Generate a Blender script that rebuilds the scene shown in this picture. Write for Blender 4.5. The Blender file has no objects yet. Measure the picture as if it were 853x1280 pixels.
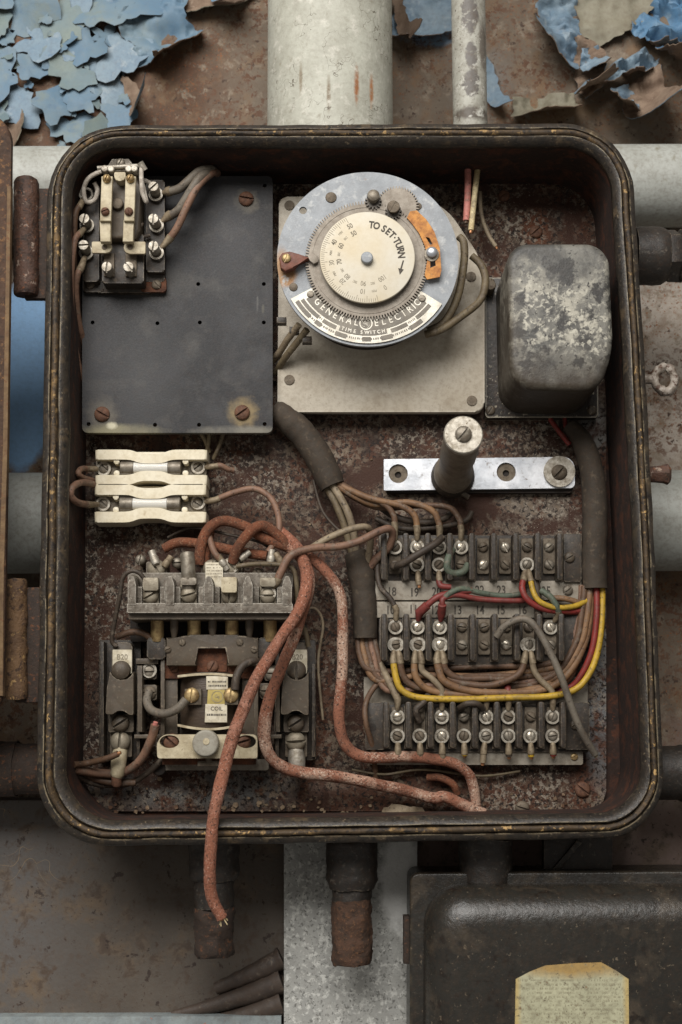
import bpy, bmesh, math, random
from mathutils import Vector, Matrix, noise
random.seed(7)
sc = bpy.context.scene
COL = sc.collection
PI = math.pi
# ------------------------------------------------------------------ frame
# one unit "u" is half a millimetre; (a right, b up, c out from the box's back panel)
S = 0.0005
F = 1778.0                      # 50 mm on a 36 mm high frame, 1280 rows
TILT = math.atan(0.158)
CT, ST = math.cos(TILT), math.sin(TILT)
D = F * CT
Z0 = 1.40                       # lens height above the floor, metres

def depth(y, h): return (D - h) / (CT + (y - 640) / F * ST)
def W(x, y, h=0.0):
    z = depth(y, h)
    return Vector(((x - 426.5) / F * z, z * ST - (y - 640) / F * z * CT, h))
def K(y, h=0.0): return depth(y, h) / F       # u per photo pixel there
def world(v): return Vector((v[0] * S, -v[2] * S, Z0 + v[1] * S))

# ------------------------------------------------------------------ materials
def lin(c):
    out = []
    for v in c[:3]:
        v = v / 255.0
        out.append(v / 12.92 if v <= 0.04045 else ((v + 0.055) / 1.055) ** 2.4)
    return (*out, 1.0)

def material(name, col, col2=None, sc_=0.04, mix=(0.4, 0.65), rough=0.6, metal=0.0, bump=0.25, bsc=0.25,
             layers=(), patches=(), spec=0.4, rvar=0.15, coat=0.0, stretch=None, bdist=1.0, grime=0.4, cracks=None, post=(), edge=None):
    """col/col2 blended by noise; layers = (colour, scale, lo, hi[, metal, rough]) thresholded noise;
    patches = (centre, radius a, radius b, colour, raggedness, softness) stains with a place of their own"""
    m = bpy.data.materials.new(name); m.use_nodes = True
    nt = m.node_tree; N = nt.nodes; L = nt.links
    bs = N['Principled BSDF']
    tc = N.new('ShaderNodeNewGeometry')
    mp = N.new('ShaderNodeMapping'); L.new(tc.outputs['Position'], mp.inputs['Vector'])
    k = 1 / S
    st = stretch or (1, 1, 1)
    mp.inputs['Scale'].default_value = (k * st[0], k * st[2], k * st[1])
    mp.inputs['Location'].default_value = (random.uniform(-900, 900), random.uniform(-900, 900), random.uniform(-900, 900))
    def noise_(scale, detail=6, rgh=0.6, dist=0.0):
        n = N.new('ShaderNodeTexNoise'); n.inputs['Scale'].default_value = scale
        n.inputs['Detail'].default_value = detail; n.inputs['Roughness'].default_value = rgh
        n.inputs['Distortion'].default_value = dist
        L.new(mp.outputs[0], n.inputs['Vector']); return n.outputs['Fac']
    def rng(fac, lo, hi):
        r = N.new('ShaderNodeMapRange'); r.inputs['From Min'].default_value = lo; r.inputs['From Max'].default_value = hi
        L.new(fac, r.inputs['Value']); return r.outputs[0]
    def mixc(fac, a, b):
        x = N.new('ShaderNodeMix'); x.data_type = 'RGBA'
        L.new(fac, x.inputs[0])
        for sock, v in ((x.inputs[6], a), (x.inputs[7], b)):
            if isinstance(v, tuple): sock.default_value = v
            else: L.new(v, sock)
        return x.outputs[2]
    def mixf(fac, a, b):
        x = N.new('ShaderNodeMix'); x.data_type = 'FLOAT'
        L.new(fac, x.inputs[0])
        for sock, v in ((x.inputs[2], a), (x.inputs[3], b)):
            if isinstance(v, (int, float)): sock.default_value = v
            else: L.new(v, sock)
        return x.outputs[0]
    c2 = col2 or tuple(max(0, v * 0.72) for v in col)
    cur = mixc(rng(noise_(sc_), mix[0], mix[1]), lin(col), lin(c2))
    met, rg = metal, rough
    fine = noise_(max(bsc, 0.12), 5, 0.65)
    rg = mixf(fine, max(0.05, rough - rvar), min(1, rough + rvar))
    hgt = fine
    def patch(p):
        nonlocal cur, met, rg
        cen, ra, rb, pc, rag, soft = p[:6]
        v = N.new('ShaderNodeVectorMath'); v.operation = 'SUBTRACT'
        L.new(tc.outputs['Position'], v.inputs[0]); v.inputs[1].default_value = world(cen)
        s = N.new('ShaderNodeVectorMath'); s.operation = 'MULTIPLY'
        L.new(v.outputs[0], s.inputs[0]); s.inputs[1].default_value = (k / ra, 0, k / rb)
        l = N.new('ShaderNodeVectorMath'); l.operation = 'LENGTH'; L.new(s.outputs[0], l.inputs[0])
        n = noise_(p[6] if len(p) > 6 else 0.07, 5, 0.6)
        ma = N.new('ShaderNodeMath'); ma.operation = 'MULTIPLY_ADD'
        L.new(n, ma.inputs[0]); ma.inputs[1].default_value = rag; L.new(l.outputs['Value'], ma.inputs[2])
        f = rng(ma.outputs[0], 1 + rag * 0.5 + soft, 1 + rag * 0.5 - soft)
        cur = mixc(f, cur, lin(pc))
        if metal > 0.3: met = mixf(f, met, 0.0)
        if len(p) > 7: rg = mixf(f, rg, p[7])
    for p in patches: patch(p)
    for ly in layers:
        f = rng(noise_(ly[1], 7, 0.66, 0.3), ly[2], ly[3])
        if len(ly) > 7:
            mk = N.new('ShaderNodeMath'); mk.operation = 'MULTIPLY'
            L.new(f, mk.inputs[0]); L.new(rng(noise_(ly[7], 3, 0.5), 0.40, 0.60), mk.inputs[1]); f = mk.outputs[0]
        cur = mixc(f, cur, lin(ly[0]))
        if len(ly) > 4 and ly[4] is not None: met = mixf(f, met, ly[4])
        if len(ly) > 5 and ly[5] is not None: rg = mixf(f, rg, ly[5])
        if len(ly) > 6 and ly[6] is not None: hgt = mixf(f, hgt, ly[6])
    for p in post: patch(p)
    if cracks:
        vo = N.new('ShaderNodeTexVoronoi'); vo.feature = 'DISTANCE_TO_EDGE'; vo.inputs['Scale'].default_value = cracks[1]
        wv = N.new('ShaderNodeMix'); wv.data_type = 'VECTOR'; wv.inputs[0].default_value = 0.35
        nz = N.new('ShaderNodeTexNoise'); nz.inputs['Scale'].default_value = cracks[1] * 2; L.new(mp.outputs[0], nz.inputs['Vector'])
        sv = N.new('ShaderNodeVectorMath'); sv.operation = 'SCALE'; sv.inputs['Scale'].default_value = 1.6 / cracks[1]; L.new(nz.outputs['Color'], sv.inputs[0])
        av = N.new('ShaderNodeVectorMath'); av.operation = 'ADD'; L.new(mp.outputs[0], av.inputs[0]); L.new(sv.outputs[0], av.inputs[1])
        L.new(av.outputs[0], vo.inputs['Vector'])
        f = rng(vo.outputs['Distance'], cracks[2], cracks[2] * 0.3)
        mk = N.new('ShaderNodeMath'); mk.operation = 'MULTIPLY'; L.new(f, mk.inputs[0]); mk0 = cracks[3] if len(cracks) > 3 else 0.48; L.new(rng(noise_(cracks[1] * 0.8, 3), mk0, mk0 + 0.1), mk.inputs[1])
        cur = mixc(mk.outputs[0], cur, lin(cracks[0]))
    if grime > 0:
        g1 = rng(noise_(0.16, 8, 0.72), 0.46, 0.72)
        gm = N.new('ShaderNodeMath'); gm.operation = 'MULTIPLY'; L.new(g1, gm.inputs[0]); gm.inputs[1].default_value = grime
        cur = mixc(gm.outputs[0], cur, lin((82, 62, 46)))
        if metal > 0.3: met = mixf(gm.outputs[0], met, 0.0)
    if edge:
        bv = N.new('ShaderNodeBevel'); bv.samples = 4; bv.inputs['Radius'].default_value = edge[1] * S
        dt = N.new('ShaderNodeVectorMath'); dt.operation = 'DOT_PRODUCT'; L.new(bv.outputs[0], dt.inputs[0]); L.new(tc.outputs['Normal'], dt.inputs[1])
        em = N.new('ShaderNodeMath'); em.operation = 'MULTIPLY'
        L.new(rng(dt.outputs['Value'], 0.985, 0.86), em.inputs[0]); L.new(rng(noise_(edge[3] if len(edge) > 3 else 0.15, 5, 0.65), 0.56 - edge[2] * 0.2, 0.62 - edge[2] * 0.12), em.inputs[1])
        cur = mixc(em.outputs[0], cur, lin(edge[0]))
    L.new(cur, bs.inputs['Base Color'])
    for sock, v in (('Metallic', met), ('Roughness', rg)):
        if isinstance(v, (int, float)): bs.inputs[sock].default_value = v
        else: L.new(v, bs.inputs[sock])
    bs.inputs['Specular IOR Level'].default_value = spec
    bs.inputs['Coat Weight'].default_value = coat
    if bump > 0:
        b = N.new('ShaderNodeBump'); b.inputs['Strength'].default_value = bump; b.inputs['Distance'].default_value = S * bdist * 2
        L.new(hgt, b.inputs['Height']); L.new(b.outputs[0], bs.inputs['Normal'])
    return m

# ------------------------------------------------------------------ mesh helpers (bmesh in u)
def BM(): return bmesh.new()
def to_mesh(bm, name, mat, loc, ang=35):
    me = bpy.data.meshes.new(name)
    bmesh.ops.recalc_face_normals(bm, faces=bm.faces[:])
    for v in bm.verts: v.co = world(v.co) - loc
    # (a,b,c)->(x,z,-y) keeps handedness
    bm.to_mesh(me); bm.free()
    for p in me.polygons: p.use_smooth = True
    me.set_sharp_from_angle(angle=math.radians(ang))
    for mm in (mat if isinstance(mat, (list, tuple)) else [mat]): me.materials.append(mm)
    return me

class Thing:
    def __init__(self, name, label, cat, base, group=None):
        o = bpy.data.objects.new(name, None); COL.objects.link(o)
        o.empty_display_size = 0.01
        self.o = o; self.loc = world(base); o.location = self.loc
        o['label'] = label; o['category'] = cat
        if group: o['group'] = group
    def part(self, name, bm, mat, parent=None, label=None, ang=35):
        o = bpy.data.objects.new(name, to_mesh(bm, name, mat, self.loc, ang)); COL.objects.link(o)
        o.parent = parent or self.o
        if label: o['label'] = label
        return o
    def screw(self, w, r, ang, mat, name='screw', parent=None, kind='slot', height=1.0, label=None):
        key = (kind, mat.name)
        if key not in SCREWS: SCREWS[key] = screw_mesh(kind, mat)
        o = bpy.data.objects.new(name, SCREWS[key]); COL.objects.link(o)
        o.parent = parent or self.o
        o.location = world(w) - self.loc
        o.scale = (r, r * height, r); o.rotation_euler = (0, ang, 0)
        if label: o['label'] = label
        return o

def solo(name, label, cat, bm, mat, group=None, base=None, kind=None, ang=35):
    if base is None:
        n = len(bm.verts); c = Vector((0, 0, 0))
        for v in bm.verts: c += v.co
        base = c / max(1, n)
    loc = world(base)
    o = bpy.data.objects.new(name, to_mesh(bm, name, mat, loc, ang)); COL.objects.link(o)
    o.location = loc
    if label: o['label'] = label
    if cat: o['category'] = cat
    if group: o['group'] = group
    if kind: o['kind'] = kind
    return o

SCREWS = {}
def screw_mesh(kind, mat):
    """unit-radius slotted head, axis out of the wall"""
    bm = BM(); seg = 24
    rings = {'slot': [(1.0, 0.0), (1.0, 0.22), (0.93, 0.36), (0.72, 0.5), (0.4, 0.58)],
             'flat': [(1.0, 0.0), (1.0, 0.3), (0.94, 0.38), (0.6, 0.4)],
             'post': [(1.0, -2.6), (1.0, 0.45), (1.0, 1.0), (0.92, 1.12), (0.55, 1.14)],
             'plain': [(1.0, 0.0), (1.0, 0.22), (0.93, 0.4), (0.7, 0.55), (0.35, 0.64)]}[kind]
    prev = None
    for r, h in rings:
        ring = [bm.verts.new((r * math.cos(2 * PI * i / seg), r * math.sin(2 * PI * i / seg), h)) for i in range(seg)]
        if prev:
            for i in range(seg): bm.faces.new((prev[i], prev[(i + 1) % seg], ring[(i + 1) % seg], ring[i]))
        prev = ring
    bm.faces.new(prev)
    floor = rings[1][1]
    w = 0.13 if kind != 'post' else 0.17
    if kind != 'plain':
        for sgn in (-1, 1):
            bmesh.ops.bisect_plane(bm, geom=bm.verts[:] + bm.edges[:] + bm.faces[:], plane_co=(sgn * w, 0, 0), plane_no=(1, 0, 0), dist=1e-5)
            fs = [f for f in bm.faces if abs(f.calc_center_median().x) < w and f.calc_center_median().z > floor + 1e-3]
        if fs:
            r = bmesh.ops.extrude_face_region(bm, geom=fs)
            vs = [g for g in r['geom'] if isinstance(g, bmesh.types.BMVert)]
            bmesh.ops.delete(bm, geom=[f for f in fs if f.is_valid], context='FACES_ONLY')
            for v in vs: v.co.z = floor + 0.02
    me = bpy.data.meshes.new('screw_' + kind)
    bmesh.ops.recalc_face_normals(bm, faces=bm.faces[:])
    for v in bm.verts: v.co = Vector((v.co.x * S, -v.co.z * S, v.co.y * S))
    bm.to_mesh(me); bm.free()
    for p in me.polygons: p.use_smooth = True
    me.set_sharp_from_angle(angle=math.radians(32))
    me.materials.append(mat)
    return me

def prism(bm, pts, c0, c1, bev=0.0, seg=2, holes=()):
    """polygon (a,b) extruded from depth c0 up to c1; front edges rounded; holes are more loops"""
    pts = [(p[0], p[1]) for p in pts]
    if holes:
        loops = [pts] + [[(p[0], p[1]) for p in h] for h in holes]
        tops, bots = [], []
        e_t = []
        for lp in loops:
            tv = [bm.verts.new((p[0], p[1], c1)) for p in lp]
            bv = [bm.verts.new((p[0], p[1], c0)) for p in lp]
            n = len(lp)
            for i in range(n):
                bm.faces.new((bv[i], bv[(i + 1) % n], tv[(i + 1) % n], tv[i]))
            tops.append(tv); bots.append(bv)
        for grp in (tops, bots):
            es = []
            for vs in grp:
                for i in range(len(vs)): es.append(bm.edges.get((vs[i], vs[(i + 1) % len(vs)])))
            bmesh.ops.triangle_fill(bm, use_beauty=True, use_dissolve=False, edges=es)
        return
    tv = [bm.verts.new((p[0], p[1], c1)) for p in pts]
    bv = [bm.verts.new((p[0], p[1], c0)) for p in pts]
    n = len(pts)
    top = bm.faces.new(tv); bm.faces.new(bv[::-1])
    for i in range(n): bm.faces.new((bv[i], bv[(i + 1) % n], tv[(i + 1) % n], tv[i]))
    if bev > 0:
        es = [bm.edges.get((tv[i], tv[(i + 1) % n])) for i in range(n)]
        bmesh.ops.bevel(bm, geom=es, offset=bev, segments=seg, profile=0.5, affect='EDGES', clamp_overlap=True)

def rrpts(a0, b0, a1, b1, r, n=5):
    r = min(r, abs(a1 - a0) / 2 - 1e-3, abs(b1 - b0) / 2 - 1e-3)
    if r <= 0.01: return [(a0, b0), (a1, b0), (a1, b1), (a0, b1)]
    out = []
    for cx, cy, s in ((a1 - r, b1 - r, 0), (a0 + r, b1 - r, 1), (a0 + r, b0 + r, 2), (a1 - r, b0 + r, 3)):
        for i in range(n + 1):
            t = (s + i / n) * PI / 2
            out.append((cx + r * math.cos(t), cy + r * math.sin(t)))
    return out
def RR(x0, y0, x1, y1, h, r=0.0, n=5):
    """photo rectangle seen at depth h -> rounded quad in (a,b)"""
    q = [W(x1, y0, h), W(x0, y0, h), W(x0, y1, h), W(x1, y1, h)]
    if r <= 0.01: return [(p.x, p.y) for p in q]
    return round_poly([(p.x, p.y) for p in q], r, n)
def round_poly(q, r, n=5):
    out = []; m = len(q)
    rs = r if isinstance(r, (list, tuple)) else [r] * m
    for i in range(m):
        p = Vector(q[i]); a = Vector(q[i - 1]) - p; b = Vector(q[(i + 1) % m]) - p
        rr = min(rs[i], a.length * 0.49, b.length * 0.49)
        if rr < 0.05: out.append((p.x, p.y)); continue
        a.normalize(); b.normalize()
        p0 = p + a * rr; p1 = p + b * rr
        for j in range(n + 1):
            t = j / n
            # circle-like quadratic blend
            wgt = 0.7071
            d = (1 - t) ** 2 + 2 * wgt * t * (1 - t) + t * t
            v = (p0 * (1 - t) ** 2 + p * 2 * wgt * t * (1 - t) + p1 * t * t) / d
            out.append((v.x, v.y))
    return out
def PX(pts, h): return [(lambda v: (v.x, v.y))(W(x, y, h)) for x, y in pts]
def circ(c, r, n=28, ph=0.0):
    return [(c[0] + r * math.cos(ph + 2 * PI * i / n), c[1] + r * math.sin(ph + 2 * PI * i / n)) for i in range(n)]
def cyl(bm, c, r, c0, c1, bev=0.0, n=28, hole=0.0):
    if hole or bev <= 0:
        prism(bm, circ(c, r, n), c0, c1, 0, holes=[circ(c, hole, n)] if hole else ()); return
    rings = [(r, c0)] + [(r - bev * (1 - math.cos(t)), c1 - bev * (1 - math.sin(t))) for t in [PI / 2 * i / 4 for i in range(5)]]
    prev = None
    for rr, z in rings:
        vs = [bm.verts.new((p[0], p[1], z)) for p in circ(c, rr, n)]
        if prev:
            for i in range(n): bm.faces.new((prev[i], prev[(i + 1) % n], vs[(i + 1) % n], vs[i]))
        else: bm.faces.new(vs[::-1])
        prev = vs
    bm.faces.new(prev)
def rod(bm, prof, seg=20):
    """prof: list of (Vector centre, radius) along a straight or bent axis; capped"""
    tube_rings(bm, [p for p, r in prof], [r for p, r in prof], seg)
def tube_rings(bm, pts, rad, seg=10, closed=False):
    n = len(pts); prev = None; first = None
    t0 = (pts[1] - pts[0]).normalized()
    up = Vector((0, 0, 1)) if abs(t0.z) < 0.9 else Vector((0, 1, 0))
    x = t0.cross(up).normalized()
    for i in range(n):
        t = (pts[min(i + 1, n - 1)] - pts[max(i - 1, 0)])
        if t.length < 1e-6: t = t0
        t = t.normalized()
        x = (x - t * x.dot(t))
        x = x.normalized() if x.length > 1e-5 else t.orthogonal().normalized()
        y = t.cross(x)
        ring = [bm.verts.new(pts[i] + (x * math.cos(2 * PI * j / seg) + y * math.sin(2 * PI * j / seg)) * rad[i]) for j in range(seg)]
        if prev:
            for j in range(seg): bm.faces.new((prev[j], prev[(j + 1) % seg], ring[(j + 1) % seg], ring[j]))
        else: first = ring
        prev = ring
    bm.faces.new(first[::-1]); bm.faces.new(prev)
def spline(pts, k=7):
    out = []
    n = len(pts)
    for i in range(n - 1):
        p0, p1, p2, p3 = pts[max(i - 1, 0)], pts[i], pts[i + 1], pts[min(i + 2, n - 1)]
        for j in range(k):
            t = j / k
            out.append(0.5 * ((2 * p1) + (p2 - p0) * t + (2 * p0 - 5 * p1 + 4 * p2 - p3) * t * t + (3 * p1 - p0 - 3 * p2 + p3) * t ** 3))
    out.append(pts[-1].copy())
    return out
def tube(bm, pts, r, seg=10, k=7, wob=0.0):
    sp = spline(pts, k)
    s0 = random.uniform(0, 99)
    rad = [(r if not callable(r) else r(i / (len(sp) - 1))) * (1 + wob * noise.noise(Vector((i * 0.35 + s0, 0, 0)))) for i in range(len(sp))]
    tube_rings(bm, sp, rad, seg)
    return sp
def box(bm, x0, y0, x1, y1, c0, c1, bev=0.0, r=0.0, h=None):
    prism(bm, RR(x0, y0, x1, y1, c1 if h is None else h, r), c0, c1, bev)

def text_bm(bm, s, c, size, z, ang=0.0, sx=1.0, ext=0.25, off=0.0, align='CENTER'):
    cu = bpy.data.curves.new('lettering', 'FONT'); cu.body = s; cu.size = size; cu.extrude = ext; cu.offset = off
    cu.align_x = align; cu.align_y = 'CENTER'; cu.resolution_u = 3
    ob = bpy.data.objects.new('lettering', cu)
    me = bpy.data.meshes.new_from_object(ob)
    M = Matrix.Translation((c[0], c[1], z)) @ Matrix.Rotation(ang, 4, 'Z') @ Matrix.Diagonal((sx, 1, 1, 1))
    me.transform(M)
    bm.from_mesh(me)
    bpy.data.objects.remove(ob); bpy.data.curves.remove(cu); bpy.data.meshes.remove(me)
WIDE = {'I': 0.42, ' ': 0.5, '·': 0.45, 'M': 1.2, 'W': 1.3, '1': 0.8, 'G': 1.1}
def arc_text(bm, s, c, r, a0, a1, size, z, up_out=True, sx=1.0, ext=0.25, off=0.0):
    """letters along an arc from angle a0 to a1 (radians)"""
    ws = [WIDE.get(ch, 1.0) for ch in s]; tot = sum(ws) - ws[0] / 2 - ws[-1] / 2; acc = -ws[0] / 2
    for ch, w in zip(s, ws):
        acc += w / 2; t = acc / tot if tot else 0; acc += w / 2
        a = a0 + (a1 - a0) * t
        if ch == ' ': continue
        p = (c[0] + r * math.cos(a), c[1] + r * math.sin(a))
        text_bm(bm, ch, p, size, z, a - PI / 2 if up_out else a + PI / 2, sx, ext, off)
def scribble(bm, x0, y0, x1, y1, h, z, fill=0.7):
    """a worn, unreadable line of print as short raised strokes"""
    x = x0
    while x < x1:
        w = random.uniform(0.8, 1.8)
        if random.random() < fill:
            prism(bm, RR(x, y0 + random.uniform(0, .3), min(x + w, x1), y1 - random.uniform(0, .3), h), z, z + 0.15)
        x += w + random.uniform(0.4, 0.9)
def sector(c, r0, r1, a0, a1, n=40):
    return [(c[0] + r1 * math.cos(a0 + (a1 - a0) * i / n), c[1] + r1 * math.sin(a0 + (a1 - a0) * i / n)) for i in range(n + 1)] + \
           [(c[0] + r0 * math.cos(a1 + (a0 - a1) * i / n), c[1] + r0 * math.sin(a1 + (a0 - a1) * i / n)) for i in range(n + 1)]
def gear(c, r0, r1, n, duty=0.5):
    out = []
    for i in range(n):
        a = 2 * PI * i / n; w = 2 * PI / n
        for rr, t in ((r0, 0), (r1, 0.12), (r1, duty), (r0, duty + 0.12)):
            out.append((c[0] + rr * math.cos(a + w * t), c[1] + rr * math.sin(a + w * t)))
    return out

def pillow(bm, px, rads, c0, c1, R, h, n=8, steps=7):
    """photo polygon raised from c0 to c1 with a wide round shoulder of radius R"""
    q0 = [Vector((p.x, p.y)) for p in (W(x, y, h) for x, y in px)]
    m = len(q0)
    area = sum(q0[i].x * q0[(i + 1) % m].y - q0[(i + 1) % m].x * q0[i].y for i in range(m))
    sg = 1 if area > 0 else -1
    def inset(d):
        out = []
        for i in range(m):
            p = q0[i]; a = (p - q0[i - 1]).normalized(); b = (q0[(i + 1) % m] - p).normalized()
            na = Vector((-a.y, a.x)) * sg; nb = Vector((-b.y, b.x)) * sg
            k = (na + nb) / (1 + na.dot(nb))
            out.append(p + k * d)
        return out
    rings = [(0, c0)] + [(R * (1 - math.cos(t)), c1 - R * (1 - math.sin(t))) for t in [PI / 2 * i / steps for i in range(steps + 1)]]
    prev = None
    for d, z in rings:
        q = round_poly([(p.x, p.y) for p in inset(d)], [max(2, r - d * 0.6) for r in rads], n)
        vs = [bm.verts.new((p[0], p[1], z)) for p in q]
        if prev:
            for i in range(len(vs)): bm.faces.new((prev[i], prev[(i + 1) % len(vs)], vs[(i + 1) % len(vs)], vs[i]))
        prev = vs
    bm.faces.new(prev)

def roughen(bm, amp, sc_, amp2=0.0, sc2=0.3):
    sd = random.uniform(0, 99)
    for v in bm.verts:
        p = v.co
        v.co = p + Vector(noise.noise_vector(Vector((p.x * sc_ + sd, p.y * sc_, p.z * sc_)))) * amp + (Vector(noise.noise_vector(Vector((p.x * sc2 + sd, p.y * sc2, p.z * sc2)))) * amp2 if amp2 else Vector((0, 0, 0)))
def fine_prof(pr, step=4.0):
    out = []
    for (p, r), (q, t) in zip(pr, pr[1:]):
        n = max(1, int((q - p).length / step))
        for i in range(n): out.append((p.lerp(q, i / n), r + (t - r) * i / n))
    out.append(pr[-1]); return out
KEY, AMB, EXPO = 45.0, 0.25, 0.0
# ------------------------------------------------------------------ materials
m_rim = material('worn_black_paint', (50, 45, 39), (37, 34, 31), 0.05, rough=0.42, bump=0.45, bsc=0.3, grime=0.25,
                   layers=[((86, 73, 55), 0.04, 0.54, 0.70), ((28, 26, 24), 0.12, 0.54, 0.62), ((110, 98, 80), 0.25, 0.61, 0.66)], edge=((156, 142, 116), 2.6, 0.55, 0.05))
m_gask = material('brown_gasket', (70, 56, 38), (48, 40, 32), 0.05, rough=0.65, bump=0.5, bsc=0.4, grime=0.2,
                   layers=[((120, 95, 60), 0.05, 0.50, 0.66, None, None, None, 0.012), ((34, 29, 25), 0.12, 0.53, 0.60), ((186, 152, 98), 0.16, 0.575, 0.62, None, None, None, 0.014)])
m_wallin = material('rusty_black_box_wall', (46, 29, 21), (33, 22, 17), 0.03, rough=0.85, grime=0.0, layers=[((72, 40, 24), 0.05, 0.50, 0.64), ((92, 52, 30), 0.2, 0.60, 0.67), ((24, 18, 15), 0.08, 0.58, 0.66)])
PANEL_C = W(300, 640, 0)
m_panel = material('rusted_galvanised_panel', (50, 35, 27), (76, 52, 38), 0.025, (0.42, 0.60), rough=0.75, bump=0.7, bsc=0.35, grime=0.0,
                   patches=[(W(670, 290, 0), 16, 26, (92, 52, 30), .9, .5, .1), (W(728, 992, 0), 20, 20, (92, 54, 34), .9, .5, .1), (W(400, 900, 0), 14, 90, (84, 50, 32), 1.2, .7, .05), (W(600, 660, 0), 40, 14, (90, 60, 42), 1., .6, .06), (W(250, 985, 0), 120, 22, (92, 92, 90), 1.0, 0.5, 0.05), (W(752, 870, 0), 24, 110, (96, 96, 96), 1.0, 0.4, 0.05), (W(560, 1000, 0), 160, 26, (78, 50, 36), 0.9, 0.5, 0.04), (W(740, 545, 0), 20, 40, (120, 118, 114), 1.0, 0.3, 0.08), (W(670, 640, 0), 80, 30, (98, 88, 78), 1.0, 0.7, 0.04)],
                   layers=[((74, 43, 27), 0.05, 0.50, 0.60), ((112, 98, 83), 0.11, 0.49, 0.56, None, None, None, 0.013), ((136, 126, 113), 0.15, 0.515, 0.56, None, None, None, 0.010),
                           ((33, 24, 19), 0.20, 0.525, 0.575), ((58, 35, 24), 0.014, 0.52, 0.60), ((160, 151, 138), 0.35, 0.61, 0.65, None, None, None, 0.01)])
def halo(x, y, h, r, col, rag=0.7, soft=0.2, sc_=0.12): return (W(x, y, h), r, r, col, rag, soft, sc_)
SL = 48
m_slate = material('black_slate', (46, 46, 48), (36, 36, 37), 0.012, (0.3, 0.7), rough=0.55, bump=0.12, bsc=0.4, spec=0.25, grime=0.12,
                   patches=[halo(308, 252, SL, 15, (104, 98, 86), 1.2, 0.25), halo(128, 516, SL, 17, (100, 94, 84), 1.2, 0.4), halo(304, 516, SL, 17, (122, 106, 76), 1.2, 0.35),
                            (W(150, 539, SL), 45, 8, (128, 122, 98), 0.9, 0.4, 0.1), (W(300, 539, SL), 50, 6, (112, 108, 98), 0.9, 0.4, 0.1),
                            (W(329, 386, SL), 1.6, 5, (120, 116, 98), .8, .4, .2), (W(180, 470, SL), 30, 50, (60, 60, 61), 1.0, .8, .04), (W(290, 300, SL), 26, 70, (56, 56, 58), 1.0, .8, .04), (W(140, 532, SL), 6, 4, (190, 184, 160), .8, .4, .3), (W(322, 380, SL), 1.2, 9, (120, 118, 112), .6, .4, .2), (W(120, 440, SL), 20, 60, (66, 66, 68), 1.0, 0.8, 0.05), (W(200, 355, SL), 34, 14, (68, 66, 63), 1.0, 0.8, 0.1)],
                   layers=[((80, 78, 75), 0.03, 0.50, 0.85), ((58, 58, 60), 0.012, 0.5, 0.7), ((124, 121, 114), 0.3, 0.71, 0.76), ((150, 148, 140), 0.5, 0.755, 0.775)])
m_rust  = material('rust', (96, 58, 38), (62, 38, 27), 0.10, rough=0.85, bump=0.6, layers=[((138, 82, 48), 0.3, 0.6, 0.7), ((48, 32, 25), 0.2, 0.62, 0.72)])
m_rustscrew = material('rusty_screw_steel', (104, 72, 54), (74, 50, 38), 0.2, rough=0.75, bump=0.4)
m_brass = material('dirty_brass', (182, 158, 112), (128, 104, 72), 0.15, rough=0.45, metal=0.55, bump=0.2)
m_steel = material('dull_zinc', (134, 127, 115), (100, 92, 80), 0.12, rough=0.5, metal=0.5, bump=0.2, layers=[((84, 68, 53), 0.3, 0.60, 0.70, 0.05, 0.8)])
m_steeld = material('dusty_steel', (108, 98, 84), (82, 73, 61), 0.12, rough=0.65, metal=0.3, bump=0.25, layers=[((70, 54, 41), 0.3, 0.57, 0.69, 0.0, 0.85)])
m_chrome = material('bright_nickel', (222, 224, 228), (184, 188, 194), 0.03, rough=0.33, metal=0.75, bump=0.06, grime=0.15, layers=[((120, 112, 106), 0.12, 0.59, 0.70, 0.4, 0.5)])
m_lug = material('tinned_lug', (178, 172, 160), (132, 124, 110), 0.15, rough=0.5, metal=0.5, bump=0.3, layers=[((112, 96, 76), 0.35, 0.60, 0.69, 0.05, 0.8)])
m_crimp = material('dirty_crimp', (138, 124, 102), (104, 91, 73), 0.15, rough=0.6, metal=0.25, bump=0.3, layers=[((84, 68, 52), 0.3, 0.57, 0.69, 0.0, 0.85)])
TS = 34
m_plate = material('cream_grey_paint', (176, 168, 153), (164, 154, 137), 0.02, rough=0.5, bump=0.15, bsc=0.5, grime=0.3,
                   layers=[((120, 107, 90), 0.35, 0.64, 0.70), ((138, 126, 108), 0.03, 0.52, 0.8)])
m_alum = material('spangled_aluminium', (140, 144, 148), (126, 130, 134), 0.05, rough=0.55, metal=0.15, bump=0.12, bsc=0.5, grime=0.15,
                   patches=[halo(357, 345, 105, 13, (142, 106, 70)), (W(352, 336, 105), 8, 22, (150, 118, 84), 0.8, 0.4, 0.1)],
                   layers=[((164, 166, 166), 0.09, 0.54, 0.66), ((116, 112, 108), 0.4, 0.67, 0.72), ((138, 110, 86), 0.05, 0.68, 0.78)])
m_gear = material('grey_gear_metal', (140, 132, 121), (122, 114, 103), 0.05, rough=0.55, metal=0.25, bump=0.1)
m_pinion = material('dark_pinion', (92, 88, 82), (62, 58, 54), 0.2, rough=0.5, metal=0.6)
m_dial = material('cream_dial', (198, 192, 177), (192, 179, 152), 0.02, (0.35, 0.7), rough=0.5, bump=0.05, grime=0.06,
                   layers=[((164, 146, 116), 0.6, 0.73, 0.75)])
m_ink = material('black_ink', (58, 53, 46), (78, 71, 62), 0.3, rough=0.7, bump=0, grime=0)
m_inkf = material('faded_ink', (118, 110, 95), (146, 137, 119), 0.3, rough=0.7, bump=0, grime=0)
m_name = material('name_plate_metal', (196, 192, 180), (170, 164, 150), 0.06, rough=0.4, metal=0.3, bump=0.08, grime=0.2)
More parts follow.
